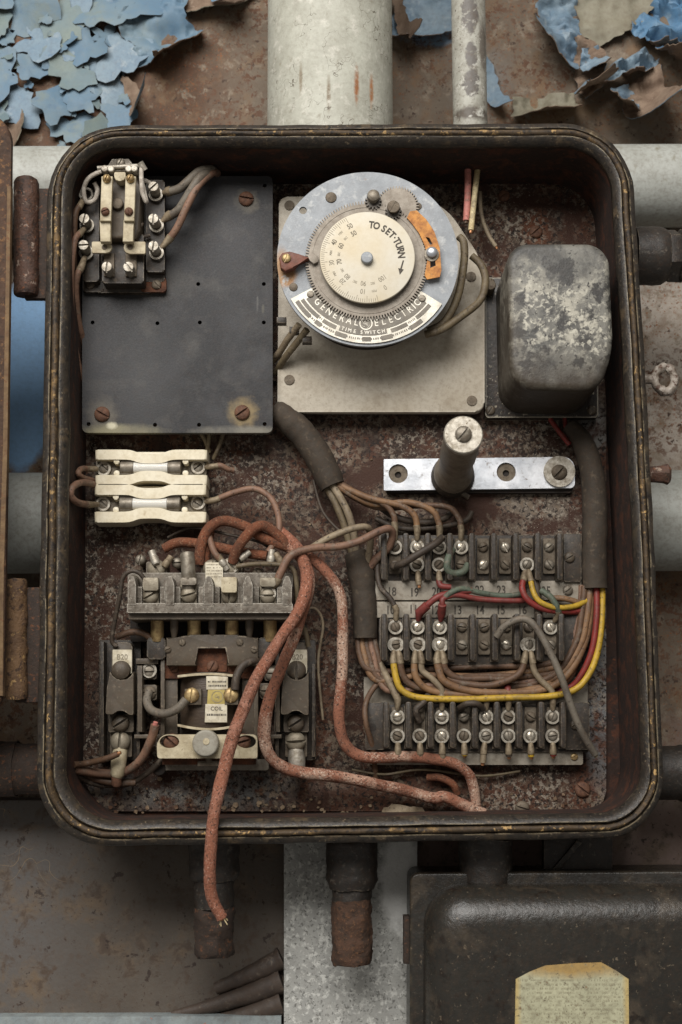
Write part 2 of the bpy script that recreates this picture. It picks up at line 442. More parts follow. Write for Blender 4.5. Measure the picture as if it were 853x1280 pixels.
m_named = material('name_plate_enamel', (98, 92, 81), (122, 115, 102), 0.05, rough=0.4, bump=0.1, layers=[((150, 142, 126), 0.3, 0.66, 0.74)])
m_orange = material('orange_rust_flake', (196, 138, 74), (160, 104, 58), 0.08, rough=0.75, bump=0.4, layers=[((220, 190, 150), 0.3, 0.64, 0.72), ((110, 70, 44), 0.25, 0.64, 0.74)])
m_fibre = material('red_fibre', (112, 62, 44), (86, 46, 34), 0.1, rough=0.55, bump=0.2)
m_can = material('oxidised_black_can', (76, 75, 72), (62, 61, 58), 0.02, rough=0.5, bump=0.25, bsc=0.3, grime=0.1,
                   layers=[((110, 108, 101), 0.022, 0.46, 0.60), ((160, 156, 143), 0.05, 0.49, 0.57, None, None, None, 0.012), ((176, 172, 158), 0.13, 0.52, 0.59, None, None, None, 0.012), ((50, 49, 47), 0.035, 0.53, 0.58), ((46, 45, 43), 0.15, 0.60, 0.64)],
                   post=[(W(695, 520, 100), 150, 52, (54, 47, 38), 1.2, 0.5, 0.06), (W(610, 450, 70), 26, 120, (58, 50, 40), 1.0, 0.5, 0.06)], edge=((178, 173, 158), 7.0, 0.6, 0.08))
m_canb = material('black_flaking_enamel', (46, 42, 38), (36, 32, 29), 0.05, rough=0.45, bump=0.3, layers=[((158, 150, 132), 0.2, 0.60, 0.64, None, None, None, 0.02), ((88, 78, 65), 0.3, 0.6, 0.7)], edge=((176, 168, 150), 3.5, 1.5))
m_paper = material('aged_paper', (196, 184, 146), (150, 138, 104), 0.06, rough=0.85, bump=0.2)
m_paperw = material('soiled_white_label', (204, 196, 176), (176, 166, 142), 0.1, rough=0.8, bump=0.1)
m_yellab = material('yellowed_label', (178, 160, 92), (160, 142, 84), 0.1, rough=0.7, bump=0.1)
m_ceram = material('cream_porcelain', (214, 205, 182), (198, 186, 158), 0.04, rough=0.35, bump=0.05, spec=0.5, grime=0.15, layers=[((172, 154, 122), 0.12, 0.62, 0.76)])
m_glass = bpy.data.materials.new('fuse_glass'); m_glass.use_nodes = True
_b = m_glass.node_tree.nodes['Principled BSDF']; _b.inputs['Base Color'].default_value = (0.86, 0.84, 0.78, 1); _b.inputs['Roughness'].default_value = 0.12
_b.inputs['Transmission Weight'].default_value = 0.35; _b.inputs['IOR'].default_value = 1.3
m_bake = material('dusty_bakelite', (52, 46, 39), (39, 34, 29), 0.06, rough=0.5, bump=0.2, layers=[((92, 80, 65), 0.2, 0.56, 0.70)], edge=((128, 116, 98), 1.6, 0.5))
m_bake2 = material('grey_brown_bakelite', (82, 73, 61), (66, 58, 48), 0.03, rough=0.55, bump=0.15, layers=[((118, 106, 90), 0.25, 0.58, 0.74)], edge=((136, 124, 106), 1.8, 0.5))
m_porc = material('grey_chipped_moulding', (116, 109, 99), (84, 77, 67), 0.12, rough=0.7, bump=0.6, layers=[((164, 157, 144), 0.22, 0.54, 0.64, None, None, None, 0.05), ((62, 54, 46), 0.3, 0.57, 0.68)], edge=((186, 180, 168), 2.2, 0.9, 0.2))
m_strip = material('grey_marker_strip', (150, 143, 130), (128, 120, 107), 0.04, rough=0.6, bump=0.15, layers=[((98, 85, 69), 0.1, 0.58, 0.74)], edge=((100, 86, 70), 2.0, 0.5))
m_dark  = material('dark_cavity_steel', (40, 35, 31), (28, 24, 21), 0.08, rough=0.75)
m_cream = material('cream_painted_bar', (184, 173, 146), (156, 143, 115), 0.06, rough=0.55, bump=0.2, layers=[((108, 90, 68), 0.2, 0.60, 0.74)], edge=((128, 108, 82), 1.5, 0.4))
m_coil  = material('varnished_coil_tape', (70, 58, 47), (50, 42, 35), 0.08, rough=0.5, bump=0.3, stretch=(0.5, 2.5, 1))
m_tape = material('brown_black_tape', (60, 52, 43), (46, 40, 33), 0.04, rough=0.8, bump=0.4, bsc=0.2, layers=[((94, 82, 67), 0.12, 0.56, 0.76), ((46, 39, 32), 0.3, 0.6, 0.7)])
def wire_mat(name, c, c2, dust=(120, 108, 94), rough=0.6, bump=0.2, speck=None):
    ly = [(dust, 0.10, 0.54, 0.72), (tuple(int(v * .6) for v in c2), 0.25, 0.57, 0.66)]
    if speck: ly.append(speck)
    return material(name, c, c2, 0.05, rough=rough, bump=bump, bsc=0.8, layers=ly)
m_brown = wire_mat('brown_cloth_wire', (96, 72, 54), (72, 53, 40))
m_brownl = wire_mat('light_brown_wire', (128, 97, 68), (98, 72, 52))
m_pinkt = wire_mat('pinkish_brown_wire', (128, 98, 80), (100, 74, 60))
m_olive = wire_mat('olive_cloth_wire', (104, 92, 70), (80, 69, 52))
m_tan = wire_mat('grey_tan_wire', (138, 124, 102), (106, 93, 75))
m_greyw = wire_mat('grey_wire', (108, 101, 90), (84, 77, 68))
m_darkw = wire_mat('dark_wire', (64, 55, 46), (48, 41, 35))
m_yel   = wire_mat('yellow_wire', (184, 150, 48), (156, 127, 42), (132, 110, 60), 0.5)
m_red   = wire_mat('red_wire', (126, 42, 38), (100, 34, 30), (110, 66, 56), 0.5)
m_green = wire_mat('grey_green_wire', (88, 98, 84), (70, 79, 67))
m_pinkw = wire_mat('pink_wire', (196, 128, 118), (176, 108, 98))
m_creamw = wire_mat('cream_wire', (206, 190, 150), (184, 164, 120))
m_cloth = material('orange_asbestos_cloth', (143, 91, 70), (116, 74, 56), 0.03, rough=0.95, bump=0.9, bsc=0.5, grime=0.3,
                   layers=[((160, 114, 96), 0.03, 0.52, 0.66), ((178, 136, 118), 0.45, 0.565, 0.62), ((66, 45, 36), 0.36, 0.56, 0.60)])
m_cloth2 = material('pale_speckled_cloth', (144, 94, 73), (118, 76, 58), 0.03, rough=0.95, bump=0.9, bsc=0.5, grime=0.3,
                   layers=[((178, 146, 126), 0.02, 0.48, 0.60), ((204, 182, 164), 0.42, 0.55, 0.59, None, None, None, 0.02), ((74, 52, 43), 0.38, 0.56, 0.60)])
m_clothd = material('dusty_brown_cloth', (116, 68, 45), (86, 52, 36), 0.05, rough=0.95, bump=0.7, bsc=0.5, layers=[((138, 102, 78), 0.4, 0.56, 0.62), ((64, 42, 32), 0.36, 0.56, 0.62)])
m_copper = material('bare_copper', (190, 140, 100), (150, 100, 70), 0.3, rough=0.45, metal=0.7, bump=0.1)
m_sleeve = material('red_sleeve', (118, 50, 46), (96, 42, 39), 0.12, rough=0.5, bump=0.2, layers=[((150, 96, 86), 0.2, 0.62, 0.74)])
m_pipe = material('weathered_white_pipe_paint', (170, 170, 158), (154, 153, 141), 0.02, rough=0.6, bump=0.25, bsc=0.2, grime=0.2, cracks=((92, 86, 74), 0.028, 0.016),
                   layers=[((186, 184, 173), 0.06, 0.54, 0.68), ((140, 136, 122), 0.10, 0.58, 0.72), ((112, 104, 92), 0.25, 0.67, 0.73)],
                   patches=[(W(446, 103, 110), 2.6, 20, (138, 92, 58), 1.2, 0.5, 0.2), (W(465, 105, 110), 2.2, 19, (150, 106, 72), 1.2, 0.5, 0.2), (W(411, 118, 110), 2.2, 20, (116, 104, 84), 1.2, 0.5, 0.2), (W(376, 95, 110), 2.0, 17, (126, 116, 98), 1.2, 0.5, 0.2)])
m_pipes = material('flaking_conduit_paint', (160, 159, 149), (140, 138, 128), 0.05, rough=0.55, bump=0.2,
                   patches=[(W(587, 25, 60), 11, 24, (92, 88, 84), 1.4, 0.12, 0.09), (W(588, 75, 60), 8, 18, (96, 92, 88), 1.4, 0.12, 0.09), (W(588, 110, 60), 10, 20, (94, 90, 86), 1.4, 0.12, 0.09), (W(603, 60, 60), 5, 30, (104, 98, 90), 1.2, 0.3, 0.1), (W(588, 146, 60), 24, 8, (84, 78, 70), 1.2, 0.3, 0.1)],
                   layers=[((120, 116, 106), 0.12, 0.57, 0.66), ((182, 181, 172), 0.08, 0.56, 0.66), ((86, 80, 73), 0.22, 0.62, 0.66)], cracks=((92, 86, 74), 0.05, 0.016))
m_pipeh = material('grey_horizontal_pipe_paint', (160, 162, 156), (146, 147, 140), 0.02, rough=0.5, bump=0.2,
                   layers=[((124, 120, 106), 0.05, 0.6, 0.74)])
m_fit   = material('black_fitting', (46, 42, 38), (34, 31, 29), 0.08, rough=0.5, bump=0.4, layers=[((92, 86, 78), 0.15, 0.58, 0.7)], edge=((112, 100, 84), 2.5, 0.4))
m_fitr  = material('rusty_black_nipple', (52, 41, 34), (38, 31, 27), 0.08, rough=0.8, bump=0.6, layers=[((104, 66, 42), 0.18, 0.56, 0.68)])
m_rustd = material('dark_rust', (74, 52, 39), (54, 40, 32), 0.08, rough=0.9, bump=0.8, layers=[((98, 68, 46), 0.25, 0.55, 0.65), ((38, 30, 26), 0.16, 0.55, 0.63), ((124, 92, 66), 0.4, 0.62, 0.66)])
m_hinge = material('flaking_brown_hinge', (84, 58, 46), (62, 43, 34), 0.06, rough=0.6, bump=0.9, layers=[((146, 128, 114), 0.09, 0.60, 0.64), ((46, 33, 27), 0.14, 0.53, 0.59), ((120, 72, 44), 0.2, 0.6, 0.65)])
m_hinge2 = material('tan_flaking_hinge', (108, 82, 56), (82, 61, 45), 0.06, rough=0.7, bump=0.9, layers=[((164, 132, 86), 0.12, 0.58, 0.65), ((62, 45, 34), 0.14, 0.54, 0.61)])
m_door = material('rust_brown_door', (72, 50, 36), (54, 39, 29), 0.05, rough=0.8, bump=0.6, layers=[((112, 80, 50), 0.15, 0.55, 0.64), ((46, 33, 26), 0.1, 0.56, 0.64)])
m_doore = material('yellowed_door_seal', (112, 90, 63), (84, 64, 45), 0.06, rough=0.8, bump=0.5, layers=[((98, 68, 44), 0.15, 0.56, 0.64)])
m_post = material('mottled_grey_paint', (166, 166, 161), (146, 146, 142), 0.03, rough=0.6, bump=0.3, bsc=0.3, grime=0.15,
                   layers=[((196, 196, 190), 0.15, 0.52, 0.60), ((112, 112, 108), 0.25, 0.55, 0.62)],
                   post=[(W(503, 1100, -22), 26, 62, (224, 224, 220), 0.9, 0.2, 0.06)])
m_cover = material('grey_black_cover_paint', (42, 40, 36), (33, 31, 28), 0.02, rough=0.30, bump=0.35, bsc=0.15, grime=0.2,
                   layers=[((70, 62, 52), 0.02, 0.52, 0.70), ((150, 138, 122), 0.06, 0.66, 0.675), ((32, 27, 23), 0.06, 0.58, 0.66), ((96, 86, 72), 0.2, 0.63, 0.67)], edge=((100, 88, 70), 5.0, 0.5, 0.05))
m_clabel = material('faded_green_label', (176, 174, 146), (160, 158, 132), 0.06, rough=0.8, bump=0.2,
                   patches=[(W(715, 1206, 112), 62, 12, (160, 132, 82), 0.9, 0.4, 0.08), (W(643, 1250, 112), 6, 50, (180, 160, 108), 0.9, 0.4, 0.1), (W(787, 1250, 112), 6, 50, (180, 160, 108), 0.9, 0.4, 0.1)],
                   layers=[((120, 114, 94), 0.12, 0.56, 0.66), ((96, 88, 70), 0.3, 0.60, 0.66), ((132, 96, 60), 0.12, 0.63, 0.68)])
m_ledge = material('pale_blue_grey_ledge', (134, 142, 142), (116, 124, 126), 0.05, rough=0.55, bump=0.2, layers=[((150, 96, 76), 0.05, 0.66, 0.7), ((92, 90, 86), 0.2, 0.66, 0.72)])
m_flake = material('blue_paint_flake', (86, 112, 132), (108, 124, 130), 0.010, (0.38, 0.62), rough=0.6, bump=0.15, bsc=0.25, grime=0.12,
                   layers=[((112, 122, 116), 0.02, 0.54, 0.72), ((80, 104, 126), 0.05, 0.56, 0.74)])
m_flakeg = material('grey_green_paint_flake', (112, 124, 118), (96, 114, 120), 0.012, (0.38, 0.62), rough=0.6, bump=0.15, bsc=0.25, grime=0.15)
m_flakew = material('pale_blue_paint_sheet', (116, 134, 146), (100, 122, 140), 0.02, (0.40, 0.60), rough=0.6, bump=0.35, bsc=0.25, grime=0.25,
                   layers=[((146, 157, 162), 0.04, 0.54, 0.72), ((88, 112, 134), 0.05, 0.58, 0.74)])
m_flakeb = material('bright_blue_paint_sheet', (76, 112, 142), (94, 124, 148), 0.03, (0.4, 0.62), rough=0.6, bump=0.35, bsc=0.25, grime=0.25,
                   layers=[((124, 142, 152), 0.06, 0.57, 0.72)])
m_back  = material('brown_paint_underside', (128, 110, 94), (104, 86, 72), 0.05, rough=0.85, bump=0.3, layers=[((148, 132, 116), 0.1, 0.6, 0.75)])
m_undercoat = material('green_grey_undercoat', (128, 124, 108), (112, 106, 90), 0.03, rough=0.7, bump=0.15)
m_rubber = material('dark_torn_sheet', (72, 62, 55), (56, 48, 43), 0.03, rough=0.6, bump=0.5, bsc=0.1, layers=[((96, 86, 76), 0.1, 0.58, 0.68), ((104, 122, 138), 0.04, 0.68, 0.71)])

WH = -135      # the wall behind everything
m_wall = material('rusted_painted_steel_wall', (106, 95, 82), (96, 82, 68), 0.012, (0.35, 0.65), rough=0.75, bump=0.35, bsc=0.2, grime=0.2,
    patches=[(W(855, 445, WH), 110, 170, (160, 151, 140), 0.4, 0.25, 0.04),
             (W(865, 1000, WH), 90, 90, (122, 102, 93), 0.8, 0.4, 0.03),
             (W(540, 30, WH), 55, 34, (104, 126, 146), 0.5, 0.1, 0.06),
             (W(600, 100, WH), 40, 60, (112, 104, 96), 0.9, 0.4, 0.05),
             (W(680, 140, WH), 70, 22, (118, 98, 76), 0.8, 0.2, 0.05),
             (W(120, 120, WH), 190, 120, (82, 60, 44), 0.8, 0.3, 0.03)],
    layers=[((112, 90, 68), 0.022, 0.50, 0.66), ((126, 114, 99), 0.05, 0.54, 0.64), ((88, 60, 42), 0.13, 0.52, 0.575, None, None, None, 0.014), ((122, 76, 44), 0.24, 0.565, 0.61, None, None, None, 0.012), ((62, 46, 36), 0.12, 0.60, 0.65)],
    post=[(W(28, 470, WH), 50, 132, (132, 170, 208), 0.25, 0.06, 0.05)])
m_lower = material('grey_brown_steel_sheet', (86, 78, 69), (75, 67, 59), 0.012, rough=0.6, bump=0.25, bsc=0.2, grime=0.3, cracks=((150, 126, 92), 0.006, 0.002, 0.57),
    patches=[(W(20, 1100, WH), 90, 160, (84, 80, 77), 0.8, 0.6, 0.03), (W(600, 1075, WH), 140, 60, (104, 84, 74), 0.8, 0.4, 0.03), (W(820, 1060, WH), 90, 60, (112, 94, 86), 0.8, 0.4, 0.03)],
    layers=[((98, 82, 64), 0.02, 0.52, 0.68), ((70, 57, 46), 0.04, 0.54, 0.64), ((48, 36, 29), 0.05, 0.625, 0.65), ((62, 48, 38), 0.14, 0.60, 0.65)])

# ------------------------------------------------------------------ setting: the wall
bm = BM()
prism(bm, [(-1500, -1300), (1500, -1300), (1500, 1900), (-1500, 1900)], WH - 30, WH)
solo('wall', None, None, bm, m_wall, kind='structure', base=Vector((0, 300, WH)))

LW = -48
bm = BM(); prism(bm, [(-1500, -1290), (1500, -1290), (1500, W(1, 1000, -48).y), (-1500, W(1, 1000, -48).y)], WH + 4, -48, 2)
solo('lower_wall', None, None, bm, m_lower, kind='structure', base=Vector((0, -400, WH)))

def sheet(pts, h, lift, thick=0.9, cuts=3, seed=0.0, crumple=2.0, csc=0.03, curl=None):
    """a torn sheet of paint: ragged outline, bent off the wall; lift(a,b)->extra depth in u"""
    q = PX(pts, h)
    out = []
    n = len(q)
    for i in range(n):
        p = Vector(q[i]); r = Vector(q[(i + 1) % n]); L = (r - p).length; k = max(2, int(L / 4))
        nn = Vector((-(r - p).y, (r - p).x)).normalized()
        for j in range(k):
            t = j / k; s = p.lerp(r, t)
            s += nn * (noise.noise(Vector((s.x * 0.09, s.y * 0.09, seed))) * 4.5 + noise.noise(Vector((s.x * 0.3, s.y * 0.3, seed + 9))) * 1.8)
            out.append(s)
    bm = BM()
    vs = [bm.verts.new((p.x, p.y, 0)) for p in out]
    es = [bm.edges.new((vs[i], vs[(i + 1) % len(vs)])) for i in range(len(vs))]
    bmesh.ops.triangle_fill(bm, use_beauty=True, edges=es)
    for _ in range(cuts):
        long = [e for e in bm.edges if e.calc_length() > 6]
        if not long: break
        bmesh.ops.subdivide_edges(bm, edges=long, cuts=1, use_grid_fill=False)
        bmesh.ops.triangulate(bm, faces=bm.faces[:])
        bmesh.ops.beautify_fill(bm, faces=bm.faces[:], edges=bm.edges[:])
    for v in bm.verts:
        a, b = v.co.x, v.co.y
        v.co.z = h + lift(a, b) + crumple * noise.noise(Vector((a * csc, b * csc, seed))) * 3.6 + crumple * 1.1 * noise.noise(Vector((a * csc * 4, b * csc * 4, seed + 3)))
        if curl: v.co = curl(v.co)
    bmesh.ops.recalc_face_normals(bm, faces=bm.faces[:])
    up = sum(f.normal.z for f in bm.faces)
    if up < 0: bmesh.ops.reverse_faces(bm, faces=bm.faces[:])
    # thickness: front and back share a torn edge; the back carries the second material
    src = bm.faces[:]
    bm.normal_update()
    nr = {v: v.normal.copy() for v in bm.verts}
    m = {v: bm.verts.new(v.co - nr[v] * thick) for v in bm.verts[:] }
    for e in [e for e in bm.edges if len(e.link_faces) == 1]:
        a, b = e.verts
        f = bm.faces.new((a, b, m[b], m[a])); f.material_index = 1
    for f in src:
        g = bm.faces.new([m[v] for v in reversed(f.verts)]); g.material_index = 1
    return bm
def edge_lift(cx, cy, h, dirx, diry, amt, start=0.0):
    c = W(cx, cy, h)
    def f(a, b):
        t = ((a - c.x) * dirx + (b - c.y) * diry) - start
        return amt * max(0, t) ** 1.6
    return f
# small curled flakes of the dense cluster: nobody would count them
bm = BM()
pts = []
tries = 0
poly = [(-140, -20), (170, -20), (176, 60), (150, 95), (165, 150), (140, 175), (75, 182), (70, 150), (45, 118), (30, 140), (-140, 170)]
def inside(x, y, P):
    c = False
    for i in range(len(P)):
        x0, y0 = P[i]; x1, y1 = P[i - 1]
        if (y0 > y) != (y1 > y) and x < (x1 - x0) * (y - y0) / (y1 - y0) + x0: c = not c
    return c
while tries < 16000 and len(pts) < 360:
    tries += 1
    x, y = random.uniform(-140, 178), random.uniform(-25, 185)
    if not inside(x, y, poly): continue
    if noise.noise(Vector((x * 0.02, y * 0.02, 4.2))) > 0.16: continue
    u_ = tries / 16000
    r = random.uniform(26, 38) if u_ < .10 else random.uniform(15, 25) if u_ < .4 else random.uniform(6, 13)
    if any((x - u) ** 2 + (y - v) ** 2 < (0.56 * (r + w_)) ** 2 for u, v, w_ in pts): continue
    pts.append((x, y, r))
for (x, y, r) in pts:
    c = W(x, y, WH + 8); n = 26; s = random.uniform(0, 99)
    th = random.gauss(-PI / 2, 1.0); tl = random.uniform(.08, .42)
    tx, ty = tl * math.cos(th), tl * math.sin(th); base = random.uniform(3, 13) + r * .12; cup = random.uniform(-0.012, 0.010) * 14 / r
    hue = random.choice((0, 0, 2, 3))
    ring = []
    rings = []
    for q in (0.35, 0.7, 1.0):
        rg = []
        for i in range(n):
            a = 2 * PI * i / n
            rr = r * q * (1 + 0.95 * noise.noise(Vector((math.cos(a) * 1.2, math.sin(a) * 1.2, s))) * (q > 0.5) + 0.32 * noise.noise(Vector((math.cos(a) * 3.2, math.sin(a) * 3.2, s))) * (q > .9))
            da, db = rr * math.cos(a), rr * math.sin(a)
            rg.append(Vector((c.x + da, c.y + db, max(WH + 1.5, WH + base + tx * da + ty * db + cup * rr * rr + 2.5 * noise.noise(Vector((da * .07 + s, db * .07, 1)))))))
        rings.append(rg)
    def put(off, flip, mi):
        ctr = bm.verts.new(Vector((c.x, c.y, WH + base - off)))
        vv = [[bm.verts.new(p - Vector((0, 0, off))) for p in rg] for rg in rings]
        for i in range(n):
            j = (i + 1) % n
            fs = [bm.faces.new((ctr, vv[0][i], vv[0][j]))] + [bm.faces.new((vv[k][i], vv[k + 1][i], vv[k + 1][j], vv[k][j])) for k in (0, 1)]
            for f in fs: f.material_index = hue if mi == 0 else 1
        return vv[-1]
    A = put(0, False, 0); B = put(1.1, True, 1)
    for i in range(n):
        f = bm.faces.new((A[i], A[(i + 1) % n], B[(i + 1) % n], B[i])); f.material_index = 1
solo('peeling_paint', 'dense patch of small curled blue paint flakes left of the wide pipe', 'peeling paint', bm, [m_flake, m_back, m_flakeg, m_flakew], kind='stuff', base=W(80, 90, WH))

def curl_y(y0, h0, R, sgn=1):
    """roll everything beyond the line b=y0 up into a curl of radius R"""
    def f(co):
        t = (co.y - y0) * sgn
        if t <= 0: return co
        a = t / R
        return Vector((co.x, y0 + sgn * R * math.sin(min(a, 4.6)), co.z + R * (1 - math.cos(min(a, 4.6)))))
    return f
def paint(name, label, pts, mats, h, lift=lambda a, b: 0, **kw):
    bm = sheet(pts, h, lift, **kw)
    c = Vector((0, 0, 0))
    for v in bm.verts: c += v.co
    solo(name, label, 'paint flake', bm, mats, group='large curls of peeling paint', base=c / len(bm.verts), ang=60)
F1 = WH + 8
paint('paint_curl', 'large blue paint flake with a drooping tip beside the wide pipe', [(148, 20), (190, -10), (236, -12), (232, 25), (262, 45), (235, 62), (214, 80), (205, 112), (196, 92), (188, 82), (165, 88), (160, 75), (172, 60), (152, 48)],
      [m_flake, m_back], F1, edge_lift(205, 60, F1, 0.6, -0.8, 0.22), crumple=5, seed=1.3)
paint('paint_curl', 'brown backed paint roll at the top edge left of the wide pipe', [(236, 22), (300, 8), (322, -8), (300, -20), (226, -14)],
      [m_back, m_undercoat], F1, edge_lift(262, 15, F1, 0.2, -1, 0.25, -12), crumple=3, seed=5.1)
paint('paint_curl', 'small blue paint tip above the brown roll near the wide pipe', [(262, -6), (300, -16), (310, 2), (285, 20), (268, 14)],
      [m_flakeb, m_back], F1 + 12, edge_lift(285, 5, F1, 0.3, -1, 0.2, -8), crumple=1.5, seed=7.1)
paint('paint_curl', 'brown curled paint strip standing below the blue flake cluster', [(152, 96), (170, 104), (182, 130), (200, 152), (180, 160), (164, 150), (160, 124)],
      [m_back, m_flake], F1, edge_lift(170, 130, F1, 0.9, -0.4, 0.3, -8), crumple=2, seed=8.4)
paint('paint_curl', 'grey brown paint curl hanging by the door top', [(-10, 140), (20, 132), (34, 150), (32, 196), (14, 200), (-10, 190)],
      [m_back, m_undercoat], F1, edge_lift(20, 165, F1, 0.9, -0.3, 0.2, -8), crumple=2, seed=10.4)
paint('paint_curl', 'ragged blue flake between the wide pipe and the thin conduit', [(490, 20), (512, -12), (568, -12), (566, 40), (544, 52), (520, 56), (500, 60), (488, 50)],
      [m_flakew, m_back], F1, edge_lift(530, 40, F1, 0, -1, 0.2, -5), crumple=3, seed=2.7)
paint('paint_curl', 'brown paint roll hugging the right side of the wide pipe', [(488, -12), (504, -10), (508, 30), (524, 56), (512, 60), (498, 44)],
      [m_back, m_flakew], F1 + 14, edge_lift(500, 20, F1, 1, 0, 0.3, -5), crumple=1, seed=12.7)
paint('paint_curl', 'pale crumpled paint sheet nearest the thin conduit', [(676, -12), (716, -12), (728, 30), (724, 62), (722, 92), (706, 92), (684, 72), (660, 50), (672, 40), (668, 18)],
      [m_flakew, m_back], F1, edge_lift(690, 40, F1, -0.8, -0.5, 0.2, -6), crumple=8, seed=3.3)
paint('paint_curl', 'round grey green paint blister at the top edge', [(716, -12), (836, -12), (800, 30), (772, 46), (748, 58), (728, 44)],
      [m_undercoat, m_back], F1 + 4, lambda a, b: 0, crumple=4, csc=0.015, seed=4.9)
paint('paint_curl', 'bright blue torn paint at the top right corner', [(792, 24), (832, -14), (880, -14), (880, 58), (836, 70), (812, 62), (800, 50), (788, 40)],
      [m_flakeb, m_back], F1 + 8, edge_lift(820, 50, F1, -0.2, -1, 0.25), crumple=10, csc=0.04, seed=6.1)
paint('paint_curl', 'crumpled pale blue paint strip curling above the box corner', [(718, 118), (740, 100), (764, 82), (800, 64), (826, 72), (812, 92), (790, 100), (766, 112), (742, 122), (752, 134), (738, 148), (716, 152), (722, 136)],
      [m_flakew, m_back], F1 + 6, edge_lift(770, 100, F1, 0.3, -0.9, 0.28, -8), crumple=9, csc=0.045, seed=8.8)
paint('paint_curl', 'brown folded paint flap hanging at the right above the grey pipe', [(774, 112), (800, 96), (822, 84), (842, 140), (836, 156), (806, 162), (782, 156)],
      [m_back, m_flakew], F1 + 10, edge_lift(815, 130, F1, 0.6, -0.8, 0.3, -6), crumple=6, seed=9.9)
paint('paint_curl', 'blue grey paint scrap low behind the thin conduit', [(608, 66), (618, 84), (626, 118), (640, 138), (618, 140), (606, 120)],
      [m_flakew, m_back], F1, edge_lift(618, 110, F1, 0.8, -0.6, 0.1), crumple=2, seed=14.9)
paint('paint_curl', 'broad tan paint scrap just above the box lid edge', [(640, 122), (716, 116), (722, 150), (668, 160), (640, 150)],
      [m_undercoat, m_back], F1, edge_lift(680, 140, F1, 0.2, -1, 0.25, -8), crumple=5, seed=16.9)
paint('paint_curl', 'small pale blue paint tongue dangling under the round blister', [(728, 60), (748, 56), (760, 82), (748, 104), (736, 112), (726, 92)],
      [m_flakew, m_back], F1 + 8, edge_lift(742, 85, F1, 0.5, -0.8, 0.25, -10), crumple=5, csc=0.05, seed=24.9)
paint('paint_curl', 'blue torn paint tongue beneath the bright blue corner piece', [(818, 62), (850, 58), (872, 70), (866, 104), (842, 108), (826, 92)],
      [m_flakeb, m_back], F1 + 16, edge_lift(845, 80, F1, -0.3, -0.9, 0.25, -10), crumple=7, csc=0.05, seed=27.9)
paint('paint_curl', 'brown paint flap behind the pale crumpled sheet at the top', [(716, 50), (738, 44), (756, 70), (750, 120), (730, 128), (718, 100)],
      [m_back, m_flakew], F1 + 1, edge_lift(735, 85, F1, 0.8, -0.3, 0.14, -6), crumple=4, csc=0.05, seed=31.9)
paint('paint_curl', 'blue grey paint flap drooping at the right edge above the grey pipe', [(760, 116), (786, 104), (798, 130), (792, 158), (774, 160), (764, 140)],
      [m_flakew, m_back], F1 + 18, edge_lift(778, 130, F1, -0.6, -0.7, 0.2, -8), crumple=5, csc=0.05, seed=33.9)

for lab, q, r0, r1, col in (('upper dark torn sheet roll beside the mottled post', [(270, 1236, LW + 5), (298, 1224, LW + 7), (328, 1211, LW + 8), (353, 1198, LW + 8)], 7, 14, m_rubber),
                       ('lower dark torn sheet roll lying along the bottom ledge', [(215, 1268, LW + 2), (255, 1260, LW + 5), (310, 1243, LW + 8), (353, 1226, LW + 9)], 4, 16, m_rubber),
                       ('lowest dark torn sheet roll tucked behind the ledge', [(262, 1276, LW + 3), (310, 1268, LW + 8), (353, 1254, LW + 9)], 6, 16, m_rubber)):
    bm = BM(); P_ = spline([W(*p) for p in q], 9); n_ = len(P_)
    tube_rings(bm, P_, [(r0 + (r1 - r0) * k / (n_ - 1)) * (1 + .12 * noise.noise(Vector((k * .4, r1, 0)))) for k in range(n_)], 20)
    solo('torn_roll', lab, 'torn sheet', bm, col, group='torn rolls at the bottom left', base=P_[n_ // 2], ang=70)

# ------------------------------------------------------------------ pipes behind and above the box
def cylpipe(p, q, r, seg=36, n=12, wob=0.0):
    bm = BM()
    tube_rings(bm, [p.lerp(q, i / n) for i in range(n + 1)], [r * (1 + wob * noise.noise(Vector((i * 0.7, r, 0)))) for i in range(n + 1)], seg)
    return bm
def axis(x, y, h): return W(x, y, h)
pc = W(413, 150, 30); r_ = 78.5 * K(150, 30)
solo('wide_pipe', 'wide off-white vertical pipe entering the box top', 'pipe', cylpipe(Vector((pc.x, W(413, 165, 125).y, 30)), Vector((pc.x - 2, pc.y + 700, 30)), r_, 56), m_pipe, base=pc)
pc = W(588, 150, 52)
solo('thin_conduit', 'thin white vertical conduit with dark flaked patches', 'conduit', cylpipe(Vector((pc.x, W(588, 165, 125).y, 52)), Vector((pc.x - 1, pc.y + 700, 52)), 21.5 * K(150, 52), 32), m_pipes, base=pc)
pc = W(426, 233, -72)
solo('grey_pipe', 'pale grey horizontal pipe behind the top of the box', 'pipe', cylpipe(Vector((-1400, pc.y - 6, -72)), Vector((1400, pc.y + 4, -72)), 51 * K(233, -72), 40, 30), m_pipeh, group='horizontal pipes', base=pc)
pc = W(426, 650, -72)
solo('grey_pipe', 'grey horizontal pipe behind the middle of the box', 'pipe', cylpipe(Vector((-1400, pc.y - 8, -72)), Vector((1400, pc.y + 3, -72)), 63 * K(650, -72), 40, 30), m_pipeh, group='horizontal pipes', base=pc)

